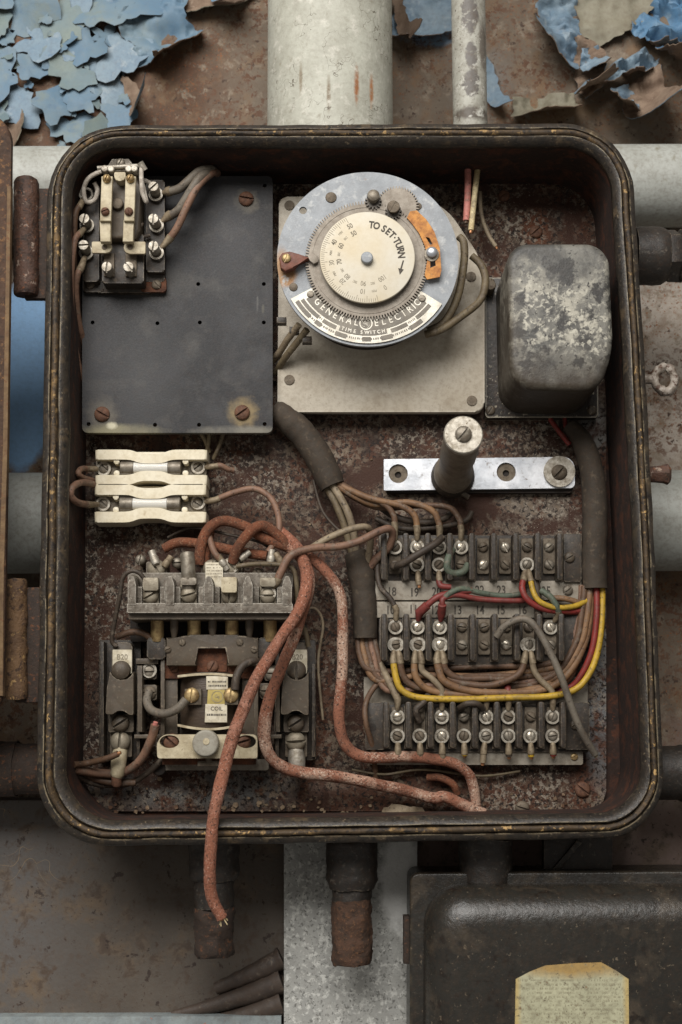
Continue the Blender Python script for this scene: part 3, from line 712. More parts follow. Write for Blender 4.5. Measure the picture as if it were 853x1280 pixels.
# ------------------------------------------------------------------ the box
def rquad(corners, radii, bows, n=10, m=22):
    tl, tr, br, bl = [Vector(c) for c in corners]
    C = [tl, tr, br, bl]; out = []
    arcs = []
    for i in range(4):
        p = C[i]; a = (C[i - 1] - p).normalized(); b = (C[(i + 1) % 4] - p).normalized(); r = radii[i]
        p0, p1 = p + a * r, p + b * r; pts_ = []
        for j in range(n + 1):
            t = j / n; w = 0.7071; d = (1 - t) ** 2 + 2 * w * t * (1 - t) + t * t
            pts_.append((p0 * (1 - t) ** 2 + p * 2 * w * t * (1 - t) + p1 * t * t) / d)
        arcs.append(pts_)
    for i in range(4):
        out += arcs[i]
        s, e = arcs[i][-1], arcs[(i + 1) % 4][0]
        nn = Vector(((e - s).y, -(e - s).x)).normalized()
        for j in range(1, m):
            t = j / m
            out.append(s.lerp(e, t) + nn * bows[i] * 4 * t * (1 - t))
    return out
OUT = rquad([(60, 156), (789, 153), (834, 1047), (44, 1059)], [92, 84, 80, 92], [0, 3, 0, 0])
INN = rquad([(88, 181), (764, 180), (806, 1017), (79, 1028)], [62, 58, 56, 66], [0, 4, 0, 0])
def ring_at(t, h, wob=0.0, sd=0.0):
    r = []
    for i, (o, n) in enumerate(zip(OUT, INN)):
        a, b = W(o.x, o.y, 125), W(n.x, n.y, 125)
        p = a.lerp(b, t)
        w = wob * noise.noise(Vector((p.x * 0.02, p.y * 0.02, sd)))
        d = (b - a).normalized()
        r.append(Vector((p.x + d.x * w, p.y + d.y * w, h + w * 0.6)))
    return r
def loft(bm, rings, close_ends=False):
    prev = None
    for rg in rings:
        vs = [bm.verts.new(p) for p in rg]
        if prev:
            for i in range(len(vs)): bm.faces.new((prev[i], prev[(i + 1) % len(vs)], vs[(i + 1) % len(vs)], vs[i]))
        elif close_ends: bm.faces.new(vs)
        prev = vs
    if close_ends: bm.faces.new(prev)
BOX = Thing('control_box', 'open rusty black steel control box full of old wiring', 'control box', W(430, 1055, 60))
bm = BM(); loft(bm, [ring_at(0.10, -16), ring_at(0.05, 112), ring_at(0.98, 112), ring_at(1.0, 60), ring_at(1.0, -6)], True)
BOX.part('shell', bm, m_wallin, ang=50)
bm = BM(); loft(bm, [ring_at(0.2, 113.0), ring_at(0.0, 113, 0.8), ring_at(-0.02, 119, 0.8, 3), ring_at(0.04, 124.5, .7, 3), ring_at(0.27, 126.5, .5, 3), ring_at(0.33, 122, .4, 5), ring_at(0.60, 122, .4, 5), ring_at(0.64, 128, .5, 6),
                     ring_at(0.70, 130.5, .5, 7), ring_at(0.80, 130, .5, 7), ring_at(0.90, 126.5, .5, 7), ring_at(1.03, 123, .6, 8), ring_at(1.05, 116, .6, 8), ring_at(0.9, 113.0)])
roughen(bm, 1.1, 0.025, 0.35, 0.15)
rim = BOX.part('rim', bm, m_rim, ang=60)
bm = BM(); loft(bm, [ring_at(0.32, 121), ring_at(0.335, 126, .8, 11), ring_at(0.40, 129, .9, 12), ring_at(0.47, 129.4, 1.2, 13), ring_at(0.54, 128.6, .9, 14), ring_at(0.60, 125, .8, 15), ring_at(0.615, 121)])
roughen(bm, 0.9, 0.03, 0.7, 0.14)
BOX.part('gasket', bm, m_gask, rim, ang=60)
bm = BM(); prism(bm, RR(101, 228, 758, 1014, 0, 24, 6), -5, 0, 1)
panel = BOX.part('back_panel', bm, m_panel)
for x, y, r in ((320 + 350, 290, 9), (728, 987, 10), (653, 1010, 9), (630, 245, 8)):
    BOX.screw(W(x, y, 0), r * 0.95, random.uniform(0, 3), m_rustscrew if x != 653 else m_steeld, 'panel_screw', panel)
# hinges
for (x, y0, y1, r, mat) in ((33, 225, 369, 15.5, m_hinge), (20, 724, 874, 14.5, m_hinge2)):
    t = W(x, y0, 105); b = W(x, y1, 105); rr = r * K((y0 + y1) / 2, 105)
    bm = BM(); n = 40
    tube_rings(bm, [t.lerp(b, i / n) for i in range(n + 1)], [rr * (0.9 if i in (0, n) else 1 + 0.05 * noise.noise(Vector((i * .9, x, 0)))) for i in range(n + 1)], 24); roughen(bm, 1.2, 0.05, 1.0, 0.2)
    hg = BOX.part('hinge', bm, mat)
    bm = BM(); box(bm, x - 2, y0 + 10, 64, y1 + 4, 94, 104, 1.5)
    BOX.part('hinge_leaf', bm, m_fitr, hg)
# ear with a hole, bolt on the right side
bm = BM(); c = W(831, 474, 90)
prev = []
for i in range(28):
    a = 2 * PI * i / 28; R1 = 12 + 1.5 * noise.noise(Vector((math.cos(a), math.sin(a), 3))); rt = 5.6 + 2.2 * noise.noise(Vector((math.cos(a) * 2, math.sin(a) * 2, 8)))
    prev.append([bm.verts.new((c.x + (R1 * 1.0 + rt * math.cos(t)) * math.cos(a), c.y + (R1 * 1.25 + rt * math.cos(t)) * math.sin(a), 90 + rt * 1.1 * math.sin(t))) for t in [2 * PI * k / 12 for k in range(12)]])
for i in range(28):
    for k in range(12): bm.faces.new((prev[i][k], prev[(i + 1) % 28][k], prev[(i + 1) % 28][(k + 1) % 12], prev[i][(k + 1) % 12]))
rod(bm, [(c + Vector((-34, 0, 0)), 5.5), (c + Vector((-11, 0, 0)), 5.5)], 12)
roughen(bm, 0.9, 0.12, 0.7, 0.35)
BOX.part('hasp_ear', bm, material('chipped_silver_ear', (156, 148, 138), (96, 82, 70), 0.1, rough=0.5, bump=0.7, layers=[((74, 50, 38), 0.16, 0.54, 0.62)]))
bm = BM(); c = W(829, 593, 95); tube_rings(bm, [c + Vector((-30, 0, 0)), c + Vector((-1, 0, 0)), c + Vector((5, 0, 0)), c + Vector((8, 0, 0))], [8, 11, 12.5, 9], 12); roughen(bm, 1.5, 0.15)
BOX.part('bolt', bm, m_hinge)

# door swung open at the left
DOOR = Thing('box_door', 'brown rusted box door swung open at the left edge', 'door', W(0, 900, 110))
q = round_poly(PX([(14, 136), (9, 560), (3, 905), (-420, 915), (-420, 140)], 150), [40, 0, 40, 40, 40], 8)
bm = BM(); prism(bm, q, 138, 148, 4, 3); roughen(bm, 0.8, 0.03)
DOOR.part('panel', bm, m_door, ang=50)
q2 = PX([(14, 232), (9.5, 560), (5, 720), (4, 870), (-3, 870), (-1, 720), (4, 560), (9, 232)], 150)
bm = BM(); prism(bm, q2, 140, 150.5, 1.2)
DOOR.part('edge_seal', bm, m_doore)

# ------------------------------------------------------------------ conduit fittings round the box
def vstub(name, label, x, secs, h, mats, grp):
    """vertical stub below the box: secs = (y, r px)"""
    T = Thing(name, label, 'fitting', W(x, secs[0][0], h), grp)
    for (nm, ys, mt) in mats:
        bm = BM(); pr = []
        for y, r in ys:
            p = W(x, y, h); pr.append((p, r * K(y, h)))
        rod(bm, fine_prof(pr, 3.0), 40); roughen(bm, 2.4 if nm == 'rusty_sleeve' else 1.6, 0.06, 2.0 if nm == 'rusty_sleeve' else 1.2, 0.25); T.part(nm, bm, mt, ang=50)
    return T
vstub('conduit_nipple', 'black conduit stub below the box with the cut orange wire in front', 268, [(1052, 31)], 42,
      [('collar', [(1050, 31), (1052, 32), (1094, 32), (1100, 28)], m_fit), ('threaded_pipe', [(1094, 25), (1135, 24.5)], m_fit), ('rusty_sleeve', [(1134, 23.5), (1137, 24.5), (1192, 24), (1196, 22)], m_fitr)], 'conduit stubs below the box')
vstub('conduit_nipple', 'rusty conduit stub in front of the mottled post', 440, [(1052, 31)], 42,
      [('collar', [(1050, 31), (1053, 32), (1100, 32), (1111, 28)], m_fit), ('threaded_pipe', [(1110, 24.5), (1126, 24)], m_fit), ('rusty_sleeve', [(1124, 24.5), (1128, 25), (1200, 25), (1205, 23)], m_rustd)], 'conduit stubs below the box')
vstub('conduit_nipple', 'short black stub between the box and the lower cover', 607, [(1052, 31)], 42,
      [('collar', [(1048, 33), (1110, 33), (1118, 30)], m_fit), ('threaded_pipe', [(1116, 26), (1200, 26)], m_fit)], 'conduit stubs below the box')
T = Thing('support_bracket', 'dark flat bracket between the box and the lower cover at right', 'bracket', W(722, 1095, 0))
bm = BM(); box(bm, 680, 1046, 766, 1120, 10, 26, 1); T.part('plate', bm, m_fit)
bm = BM(); prism(bm, PX([(690, 1088), (722, 1050), (728, 1054), (697, 1090)], 34), 26, 33, 1); T.part('rib', bm, m_fit)
def hstub(label, y, segs, h):
    T = Thing('conduit_fitting', label, 'fitting', W((segs[0][1][0][0] + segs[-1][1][-1][0]) / 2, y, h), 'side conduit fittings')
    for nm, xs, mt, sg in segs:
        bm = BM(); rod(bm, fine_prof([(W(x, y, h), r * K(y, h)) for x, r in xs], 5) if sg > 6 else [(W(x, y, h), r * K(y, h)) for x, r in xs], sg); roughen(bm, 0.9, 0.07, 0.4, 0.3); T.part(nm, bm, mt, ang=40)
hstub('black fitting with a hexagonal nut at the upper right side of the box', 320,
      [('collar', [(792, 36), (806, 36.5), (826, 36), (833, 32)], m_fit, 28), ('hex_nut', [(831, 30), (833, 34), (845, 34), (848, 31)], m_fit, 6), ('coupling', [(847, 29), (850, 33)] + [(851 + i * 1.6, 33 if i % 2 else 30.5) for i in range(30)], m_fit, 28), ('pipe', [(895, 28), (1500, 28)], m_fit, 28)], 45)
hstub('dark grey fitting at the lower right side of the box', 966,
      [('collar', [(815, 33), (846, 33), (850, 35), (880, 35)], m_fit, 28), ('pipe', [(875, 28), (1500, 28)], m_fit, 28)], 40)
hstub('dark brown conduit at the lower left side of the box', 961,
      [('collar', [(60, 31), (24, 31.5), (20, 34)], m_fitr, 28), ('pipe', [(22, 34), (-10, 34), (-14, 31), (-500, 31)], m_fitr, 28)], 30)

# ------------------------------------------------------------------ below the box
bm = BM(); box(bm, 355, 1030, 522, 1600, -60, -22, 1.5, h=-22)
solo('steel_post', 'mottled pale grey flat post with a white patch below the box', 'post', bm, m_post, base=W(438, 1300, -50))
bm = BM(); prism(bm, PX([(-500, 1272), (352, 1270), (352, 1600), (-500, 1600)], -24), -70, -24, 2)
solo('ledge', 'pale blue grey ledge along the bottom left', 'ledge', bm, m_ledge, base=W(180, 1290, -60))
COV = Thing('lower_box', 'dark grey steel box with a rounded cover at the bottom right', 'box', W(690, 1300, 20))
bm = BM(); prism(bm, round_poly(PX([(513, 1091), (1060, 1087), (1060, 1700), (511, 1700)], 62), [10, 10, 10, 10], 4), -20, 62, 3, 3)
COV.part('body', bm, m_cover, ang=50)
bm = BM(); pillow(bm, [(530, 1104), (1046, 1100), (1046, 1696), (528, 1696)], [46, 46, 46, 46], 58, 112, 44, 62, 10, 9)
cv = COV.part('cover', bm, m_cover, ang=60)
bm = BM(); prism(bm, PX([(645, 1224), (662, 1215), (682, 1207), (720, 1204), (752, 1203), (770, 1213), (786, 1224), (787, 1330), (643, 1330)], 113), 111.5, 113)
lb = COV.part('label', bm, m_clabel, cv, label='faded pale green label with yellowed edges')
bm = BM()
for i in range(18):
    scribble(bm, 652 + random.uniform(0, 3), 1224 + i * 5.2, 779, 1226.4 + i * 5.2, 113, 113.05, 0.55)
COV.part('print', bm, material('faded_label_print', (144, 139, 115), (162, 158, 132), 0.1, rough=0.8, bump=0), lb)
bm = BM(); box(bm, 505, 1146, 518, 1206, 20, 40, 2, h=45); COV.part('latch_tab', bm, m_fitr)
# ------------------------------------------------------------------ slate panel
SLP = Thing('slate_panel', 'black slate mounting panel with corroded corner screws', 'panel', W(222, 541, 40))
holes = [circ(W(x, y, SL), 2.6, 10) for x, y in ((331, 232), (116, 403), (197, 404), (250, 403), (330, 403), (248, 355), (330, 355), (111, 530), (194, 531), (249, 531), (331, 530))]
bm = BM(); prism(bm, RR(103, 220, 341, 541, SL, 7), SL - 9, SL, holes=holes)
SLP.part('slab', bm, m_slate)
for x, y in ((308, 249), (128, 518), (303, 516)):
    SLP.screw(W(x, y, SL), 9.5, random.uniform(0, 3), m_rustscrew)
for x, y in ((125, 300), (308, 249), (128, 518), (303, 516)):
    c = W(x, y, SL); bm = BM(); cyl(bm, c, 8, 0, SL - 9); SLP.part('standoff', bm, m_dark)

# ------------------------------------------------------------------ relay on the slate
REL = Thing('relay', 'small dusty relay with cream contact arms and slotted barrel nuts on the slate', 'relay', W(152, 360, SL))
h = SL + 22
bm = BM(); box(bm, 106, 232, 206, 352, SL, SL + 10, 1, 3); box(bm, 120, 342, 190, 366, SL, SL + 8, 1, 3, h=SL + 8)
base = REL.part('base', bm, m_bake)
for x0, x1, lab in ((104, 130, None), (176, 208, 'rusty foot bracket')):
    bm = BM(); box(bm, x0, 346, x1, 365, SL + 4, SL + 9, 1, 4); f = REL.part('foot', bm, m_rust if lab else m_bake, label=lab)
REL.screw(W(113, 356, SL + 9), 5.5, 0.3, m_bake2); REL.screw(W(196, 356, SL + 9), 6, 2.4, m_steeld)
for x0, y0, x1, y1 in ((104, 240, 124, 352), (183, 225, 206, 340)):
    bm = BM(); box(bm, x0, y0, x1, y1, SL + 8, SL + 22, 2, 3, h=SL + 22); REL.part('side_block', bm, m_bake)
bm = BM(); box(bm, 128, 292, 180, 354, SL + 8, SL + 32, 2, 3, h=SL + 32); REL.part('front_block', bm, m_bake)
# coil yoke and armature head
bm = BM(); c = W(150, 262, SL + 50)
prism(bm, PX([(136, 205), (141, 199), (163, 199), (172, 212), (176, 240), (176, 286), (170, 298), (134, 298), (130, 286), (128, 240), (131, 214)], SL + 46), SL + 10, SL + 46, 4, 3)
REL.part('coil_body', bm, m_bake2)
bm = BM(); cyl(bm, W(147, 254, SL + 52), 7, SL + 46, SL + 52, 1.5); REL.part('core_end', bm, m_steeld)
bm = BM(); prism(bm, PX([(140, 198), (161, 198), (169, 208), (171, 214), (134, 214), (135, 206)], SL + 58), SL + 44, SL + 58, 2)
REL.part('head_bracket', bm, m_porc)
REL.screw(W(151, 204, SL + 58), 5.5, 0.5, m_steel, height=1.4)
bm = BM(); prism(bm, round_poly(PX([(143, 215), (157, 215), (157, 226), (143, 226)], SL + 62), [1, 1, 6, 6]), SL + 46, SL + 62, 1); REL.part('tongue', bm, m_cream)
for x in (131, 139, 161, 168):
    c = W(x, 211 - abs(x - 150) * 0.02, SL + 62); bm = BM(); cyl(bm, c, 4.4, SL + 50, SL + 63, 1.4, 16); REL.part('pivot_nut', bm, m_lug)
bm = BM(); rod(bm, [(W(122, 210, SL + 60), 2.6), (W(176, 207, SL + 60), 2.6)], 12); REL.part('pivot_rod', bm, m_lug)
bm = BM(); rod(bm, [(W(175, 203, SL + 62), 4.2), (W(181, 213, SL + 58), 4.2)], 12); REL.part('pivot_end', bm, m_lug)
ha = SL + 66
for sgn, xs in ((0, ((127, 141), (125, 139), (126, 139))), (1, ((157, 170), (155, 168), (154, 167)))):
    (a0, a1), (b0, b1), (c0_, c1_) = xs
    bm = BM()
    prism(bm, PX([(a0, 220), (a1, 220), (b1, 276), (b0, 276)], ha), ha - 6, ha, 1.2)
    arm = REL.part('contact_arm', bm, m_cream)
    bm = BM(); prism(bm, PX([(b0, 276), (b1, 276), (c1_, 303), (c0_, 303)], ha - 8), ha - 14, ha - 5, 1); REL.part('arm_tip', bm, m_cream, arm)
    REL.screw(W((a0 + a1) / 2, 224, ha), 5.2, 0.4, m_brass, height=2.2, parent=arm); REL.screw(W((b0 + b1) / 2, 265, ha), 5.2, 1.2 - sgn * 1.6, m_rustscrew, height=1.8, parent=arm)
    bm = BM()
    if sgn == 0: prism(bm, round_poly(PX([(115, 302), (140, 302), (140, 316), (115, 316)], SL + 48), [1, 7, 7, 1]), SL + 44, SL + 48, .8)
    else: prism(bm, round_poly(PX([(155, 302), (182, 302), (182, 317), (155, 317)], SL + 48), [7, 1, 1, 7]), SL + 44, SL + 48, .8)
    tab = REL.part('contact_tab', bm, m_cream)
    REL.screw(W(131 if sgn == 0 else 163, 309, SL + 48), 3.4, 0, m_steeld, 'rivet', tab, 'plain', 0.5)
    bm = BM(); prism(bm, RR(130 if sgn == 0 else 157, 316, 143 if sgn == 0 else 171, 345, SL + 36), SL + 30, SL + 36, .8); REL.part('fixed_contact', bm, m_steeld)
for x, y, an in ((107, 276, 0.2), (106, 309, 1.5), (193, 236, 0.8), (193, 276, 0.1), (193, 310, 0.15), (135, 336, 0.1), (162, 336, -0.7)):
    hh = SL + 38 if x not in (135, 162) else SL + 46
    sc2 = REL.screw(W(x, y, hh), 6.4, an, m_lug, 'barrel_nut', None, 'post', 1.2)
    bm = BM(); cyl(bm, W(x, y, hh), 7.6, SL + 20, SL + 28, 1.2, 20); REL.part('washer', bm, m_steeld, sc2) if False else REL.part('washer', bm, m_steeld)
def pigtail(label, pts, r, mat=m_lug, grp='braided pigtails of the relay'):
    bm = BM(); tube(bm, [W(*p) for p in pts], r, 10, 6, 0.1); REL.part('pigtail', bm, mat)
pig = material('white_braid', (196, 188, 176), (160, 150, 138), 0.2, rough=0.7, bump=0.5, bsc=0.9)
pigtail('l', [(127, 214, SL + 58), (112, 222, SL + 56), (105, 236, SL + 50), (108, 252, SL + 42), (118, 250, SL + 38), (122, 238, SL + 40), (118, 228, SL + 44)], 2.8, pig)
pigtail('r', [(177, 206, SL + 60), (177, 222, SL + 60), (178, 240, SL + 56), (183, 252, SL + 50), (180, 238, SL + 50), (178, 226, SL + 46), (186, 228, SL + 40), (193, 236, SL + 36)], 2.8, pig)
pigtail('d', [(171, 292, SL + 40), (178, 280, SL + 36), (172, 296, SL + 30), (188, 294, SL + 28)], 2.2, m_darkw)

# ------------------------------------------------------------------ time switch
TIM = Thing('time_switch', 'round metal time switch with cream setting dial on a cream plate', 'time switch', W(476, 516, TS))
holes = [circ(W(x, y, TS), 3.2, 14) for x, y in ()]
bm = BM(); prism(bm, round_poly(PX([(349, 246), (548, 244), (606, 330), (606, 515), (347, 515), ], TS), [9, 40, 26, 12, 12], 6), TS - 12, TS, 2.5, 3)
plate = TIM.part('mounting_plate', bm, m_plate)
for x, y in ((362, 257), (362, 475), (590, 501), (589, 346)):
    TIM.screw(W(x, y, TS), 6.4, random.uniform(0, 3), m_steeld, 'plate_screw', plate, 'flat', 0.6)
for x, y in ((370, 290), (362, 475), (590, 501), (585, 346)):
    bm = BM(); cyl(bm, W(x, y, TS), 9, 0, TS - 12); TIM.part('standoff', bm, m_dark, plate)
hd = 106
c = W(460, 323, hd); rd = 113.5 * K(323, hd)
bm = BM(); cyl(bm, c, rd * 0.86, TS, hd - 18, 4, 56); TIM.part('housing', bm, m_dark)
for a in (200, 245, 300, 335, 20):
    p = (c.x + rd * .8 * math.cos(math.radians(a)), c.y + rd * .8 * math.sin(math.radians(a))); bm = BM(); cyl(bm, p, 6, TS, hd - 4); TIM.part('pillar', bm, m_pinion)
dh = [circ(W(x, y, hd), 5 * .95, 16) for x, y in ((379, 263),)]
bm = BM(); prism(bm, circ(c, rd, 96), hd - 5, hd, holes=dh)
TIM.part('face_disc', bm, m_alum)
for x, y, r, mt in ((414, 247, 6.8, m_steeld), (367, 359, 5.2, m_steeld), (540, 379, 5.8, m_steeld), (523, 258, 4.5, m_steeld)):
    TIM.screw(W(x, y, hd), r, 0, mt, 'rivet', None, 'plain', 0.5)
# large gear, dial, hub
gc = W(459, 325, hd + 6)
bm = BM(); prism(bm, gear(gc, 70.5, 74.5, 130, 0.45), hd + 3, hd + 6)
g = TIM.part('dial_gear', bm, m_gear)
bm = BM(); prism(bm, sector(gc, 66, 67, 0, 2 * PI - 1e-3, 90), hd + 6, hd + 6.6); TIM.part('raised_ring', bm, m_gear, g)
dc = W(459.5, 321.5, hd + 16); rdl = 59.5 * K(321, hd + 16)
bm = BM(); cyl(bm, dc, 30, hd + 6, hd + 13, 0, 40); TIM.part('dial_boss', bm, m_pinion, g)
bm = BM(); cyl(bm, dc, rdl, hd + 12, hd + 16, 1.0, 96)
dial = TIM.part('setting_dial', bm, m_dial)
zt = hd + 16.05
bm = BM(); cyl(bm, W(459, 321, hd + 24), 7.2, hd + 16, hd + 23, 1.5, 24); TIM.part('dial_hub', bm, m_alum, dial)
bm = BM()
arc_text(bm, 'TO SET·TURN', dc, 43.5 * .93, math.radians(83), math.radians(3.5), 12, zt, True, 0.84, 0.2, 0.42)
p0, p1 = W(504.5, 325.5, hd + 16), W(501.5, 336, hd + 16)
d = (p1 - p0).normalized(); n = Vector((-d.y, d.x, 0)); tip = W(500, 343.5, hd + 16)
prism(bm, [tuple((p0 + n * .8)[:2]), tuple((p0 - n * .8)[:2]), tuple((p1 - n * 1.0)[:2]), tuple((p1 - n * 3.4)[:2]), tuple(tip[:2]), tuple((p1 + n * 3.4)[:2]), tuple((p1 + n * 1.0)[:2])], zt - .1, zt + .2)
TIM.part('dial_lettering', bm, m_ink, dial)
bm = BM()
def dial_num(s, x, y, size=8.6, off=0.0):
    p = W(x, y, hd + 16); a = math.atan2(p.y - dc.y, p.x - dc.x)
    text_bm(bm, s, p, size, zt, a - PI / 2, 0.8, 0.2, off)
for s, x, y in (('50', 437.7, 283), ('40', 418, 303), ('50', 442.5, 292), ('60', 426.5, 307.5), ('70', 424.5, 327)): dial_num(s, x, y, 8.6, .08)
TIM.part('dial_numbers', bm, material('grey_ink', (96, 90, 78), (116, 108, 94), 0.3, rough=.7, bump=0), dial)
bm = BM()
for s, x, y in (('30', 415, 328.5), ('20', 428.5, 351.5), ('10', 454, 364), ('0', 481.5, 359), ('80', 434.5, 345.5), ('90', 454.5, 354), ('100', 478, 347.5)): dial_num(s, x, y)
for x, y in ((426, 291.5), (414, 316), (418.5, 342), (468, 363.5)): dial_num('MIN', x, y, 4.2)
for x, y in ((432.5, 298), (424, 317.5), (428, 337.5), (444, 352), (466, 354)): dial_num('SEC', x, y, 4.0)
for i in range(61):
    a = math.radians(118 + 165 * i / 60); l = 7.5 if i % 5 == 0 else 4.2
    u = Vector((math.cos(a), math.sin(a), 0)); nn = Vector((-u.y, u.x, 0)) * 0.28
    r1 = rdl - 1.2; q = [dc + u * r1 + nn, dc + u * r1 - nn, dc + u * (r1 - l) - nn, dc + u * (r1 - l) + nn]
    prism(bm, [(v.x, v.y) for v in q], zt - .1, zt + .12)
TIM.part('dial_graduations', bm, m_inkf, dial)
# pinions
bm = BM(); prism(bm, gear(W(497, 258, hd + 4), 23, 26, 44, .45), hd + 1, hd + 4); TIM.part('idler_gear', bm, m_gear)
for x, y, nn_, mt in ((467, 245, 0, m_steel), (492, 258, 1, m_pinion)):
    bm = BM(); prism(bm, gear(W(x, y + 7, hd + 8), 7.6, 10.2, 14, .45), hd + 3, hd + 9); pn = TIM.part('pinion', bm, m_pinion)
    TIM.screw(W(x, y + (0 if nn_ == 0 else 1), hd + 15), 7.6, 0.5, m_steel if nn_ == 0 else m_steeld, 'pinion_cap', pn, 'plain' if nn_ == 0 else 'flat', 1.0)
    bm = BM(); cyl(bm, W(x, y + 1, hd + 15), 6.5, hd + 8, hd + 15.5, 1, 20); TIM.part('pinion_post', bm, m_steel if nn_ == 0 else m_pinion, pn)
# rusted catch
q = PX([(509, 272), (513, 264), (521, 263), (533, 274), (543, 289), (550, 310), (552, 338), (550, 346), (534, 349), (531, 344), (535, 322), (531, 306), (524, 291), (515, 279)], hd + 9)
hl = [PX([(532, 296), (537, 297), (541, 305), (538, 306)], hd + 9)[::1], PX([(538, 322), (544, 322), (545, 332), (538, 335)], hd + 9)]
bm = BM(); prism(bm, q, hd + 6.6, hd + 9, holes=hl)
ct = TIM.part('catch_plate', bm, m_orange, label='orange rusted crescent plate')
bm = BM(); cyl(bm, W(540, 317, hd + 12), 9, hd + 9, hd + 10, .4); TIM.part('washer', bm, m_steel, ct)
TIM.screw(W(540, 316, hd + 10), 6.8, 0.9, m_chrome, 'shiny_screw', ct, 'plain', 1.5)
# pointer
q = PX([(349, 322), (353, 316), (362, 314), (372, 317), (386, 321.5), (386, 323.5), (374, 328), (367, 335), (357, 339), (351, 335)], hd + 14)
bm = BM(); prism(bm, q, hd + 4, hd + 14, 2.5, 3); pt = TIM.part('pointer', bm, m_fibre)
bm = BM(); prism(bm, PX([(384, 321), (392, 316), (398, 321), (398, 327), (392, 330), (388, 326)], hd + 12), hd + 8, hd + 12, 1); TIM.part('pointer_tip', bm, m_gear, pt)
TIM.screw(W(358, 323, hd + 14), 5.6, 0.4, m_brass, 'pointer_screw', pt)
# name plate
ac = W(460, 323, hd + 3)
a0, a1 = math.radians(208.5), math.radians(327.5)
bm = BM(); prism(bm, sector(ac, 71 * .945, 111.5 * .945, a0, a1, 60), hd, hd + 2.2); npl = TIM.part('name_plate', bm, m_name)
bm = BM(); prism(bm, sector(ac, 75.5 * .945, 95 * .945, a0 + .10, a1 - .10, 60), hd + 2, hd + 2.7); TIM.part('name_field', bm, m_named, npl)
z2 = hd + 2.75
def blocks(r0, r1, spans, mt, nm):
    for s, e in spans:
        bm = BM(); prism(bm, sector(ac, r0 * .945, r1 * .945, math.radians(s), math.radians(e), 8), z2 - .6, z2)
        TIM.part(nm, bm, mt, npl)
blocks(94.6, 101.5, ((248.5, 284),), m_named, 'dark_field')
blocks(97, 102, ((213, 231), (235, 246), (287, 300), (308, 322)), m_named, 'dark_field')
blocks(103.5, 109, ((212, 226), (231, 236), (247, 255), (266, 272), (279, 287), (300, 310)), m_named, 'dark_field')
bm = BM()
arc_text(bm, 'GENERAL', ac, 86 * .945, math.radians(222), math.radians(260), 11.8, z2, False, 0.86, .25, .1)
arc_text(bm, 'ELECTRIC', ac, 86 * .945, math.radians(277), math.radians(317), 11.8, z2, False, 0.86, .25, .1)
arc_text(bm, 'TIME SWITCH', ac, 97.8 * .945, math.radians(251), math.radians(281.5), 6.0, z2, False, 0.95, .25, .15)
lc = (ac.x + 86 * .945 * math.cos(math.radians(268.3)), ac.y + 86 * .945 * math.sin(math.radians(268.3)))
prism(bm, circ(lc, 8.0, 30), z2, z2 + .4, holes=[circ(lc, 6.6, 30)])
for i in range(4):
    t = i * PI / 2 + PI / 4
    tube_rings(bm, [Vector((lc[0] + 5.0 * math.cos(t + k * .22) * (1 - .06 * k), lc[1] + 5.0 * math.sin(t + k * .22) * (1 - .06 * k), z2 + .2)) for k in range(-2, 3)], [.35] * 5, 6)
text_bm(bm, 'G', (lc[0] - 1.4, lc[1] + .6), 5.2, z2, 0, .9); text_bm(bm, 'E', (lc[0] + 1.5, lc[1] - .7), 5.0, z2, 0, .9)
for r, s, e in ((78.5, 214, 240), (78.5, 258, 282), (78.5, 292, 316)):
    t = s
    while t < e:
        w = random.uniform(.6, 1.4); prism(bm, sector(ac, (r - 1) * .945, (r + 1) * .945, math.radians(t), math.radians(t + w), 2), z2 - .1, z2 + .15); t += w + random.uniform(.4, .9)
TIM.part('name_lettering', bm, m_name, npl)
bm = BM()
for r, s, e in ((99, 231.5, 234.5), (99, 301, 307), (106, 226, 231), (106, 236, 247), (106, 255, 266), (106, 272, 279), (106, 287, 300)):
    t = s
    while t < e:
        w = random.uniform(.5, 1.2); prism(bm, sector(ac, (r - 1.3) * .945, (r + 1.3) * .945, math.radians(t), math.radians(t + w), 2), hd + 2, hd + 2.4); t += w + random.uniform(.4, .9)
TIM.part('small_print', bm, m_named, npl)
for a in (213, 322.5):
    bm = BM(); p = (ac.x + 87 * .945 * math.cos(math.radians(a)), ac.y + 87 * .945 * math.sin(math.radians(a))); cyl(bm, p, 4.3, hd + 2, hd + 4.2, 1, 20); TIM.part('name_plate_pin', bm, m_steel, npl)
# side terminals of the housing seen below the disc at the left
for x, y in ((352, 400), (368, 412), (384, 424)):
    bm = BM(); box(bm, x - 6, y - 4, x + 6, y + 4, 60, 72, 1.2); TIM.part('side_terminal', bm, m_bake)

# ------------------------------------------------------------------ transformer can
CAN = Thing('transformer', 'black metal transformer can with white oxidised top', 'transformer', W(678, 522, 0))
bm = BM(); prism(bm, RR(607, 347, 748, 522, 16, 3), 0, 16, 2, 2); CAN.part('foot_plate', bm, m_canb)
hc = 142
bm = BM(); pillow(bm, [(634, 303), (762, 303), (768, 436), (750, 489), (638, 486)], [26, 28, 20, 22, 30], 14, hc, 9, hc, 9, 6); can = CAN.part('can', bm, m_can, ang=70)
c1 = W(637, 350, hc); x_ = c1.x - .6
bm = BM()
yy = [W(1, 355, 120).y, W(1, 436, 120).y]
for (y0, y1) in ((yy[0], yy[1]),):
    vs = [bm.verts.new(v) for v in ((x_ + .4, y0, 116), (x_ + .4, y0, 40), (x_ + 1.0, y1, 34), (x_ + 1.0, y1, 112))]
    f = bm.faces.new(vs); r = bmesh.ops.extrude_face_region(bm, geom=[f])
    for v in [g for g in r['geom'] if isinstance(g, bmesh.types.BMVert)]: v.co.x -= 1.0
CAN.part('side_label', bm, m_paper, can)
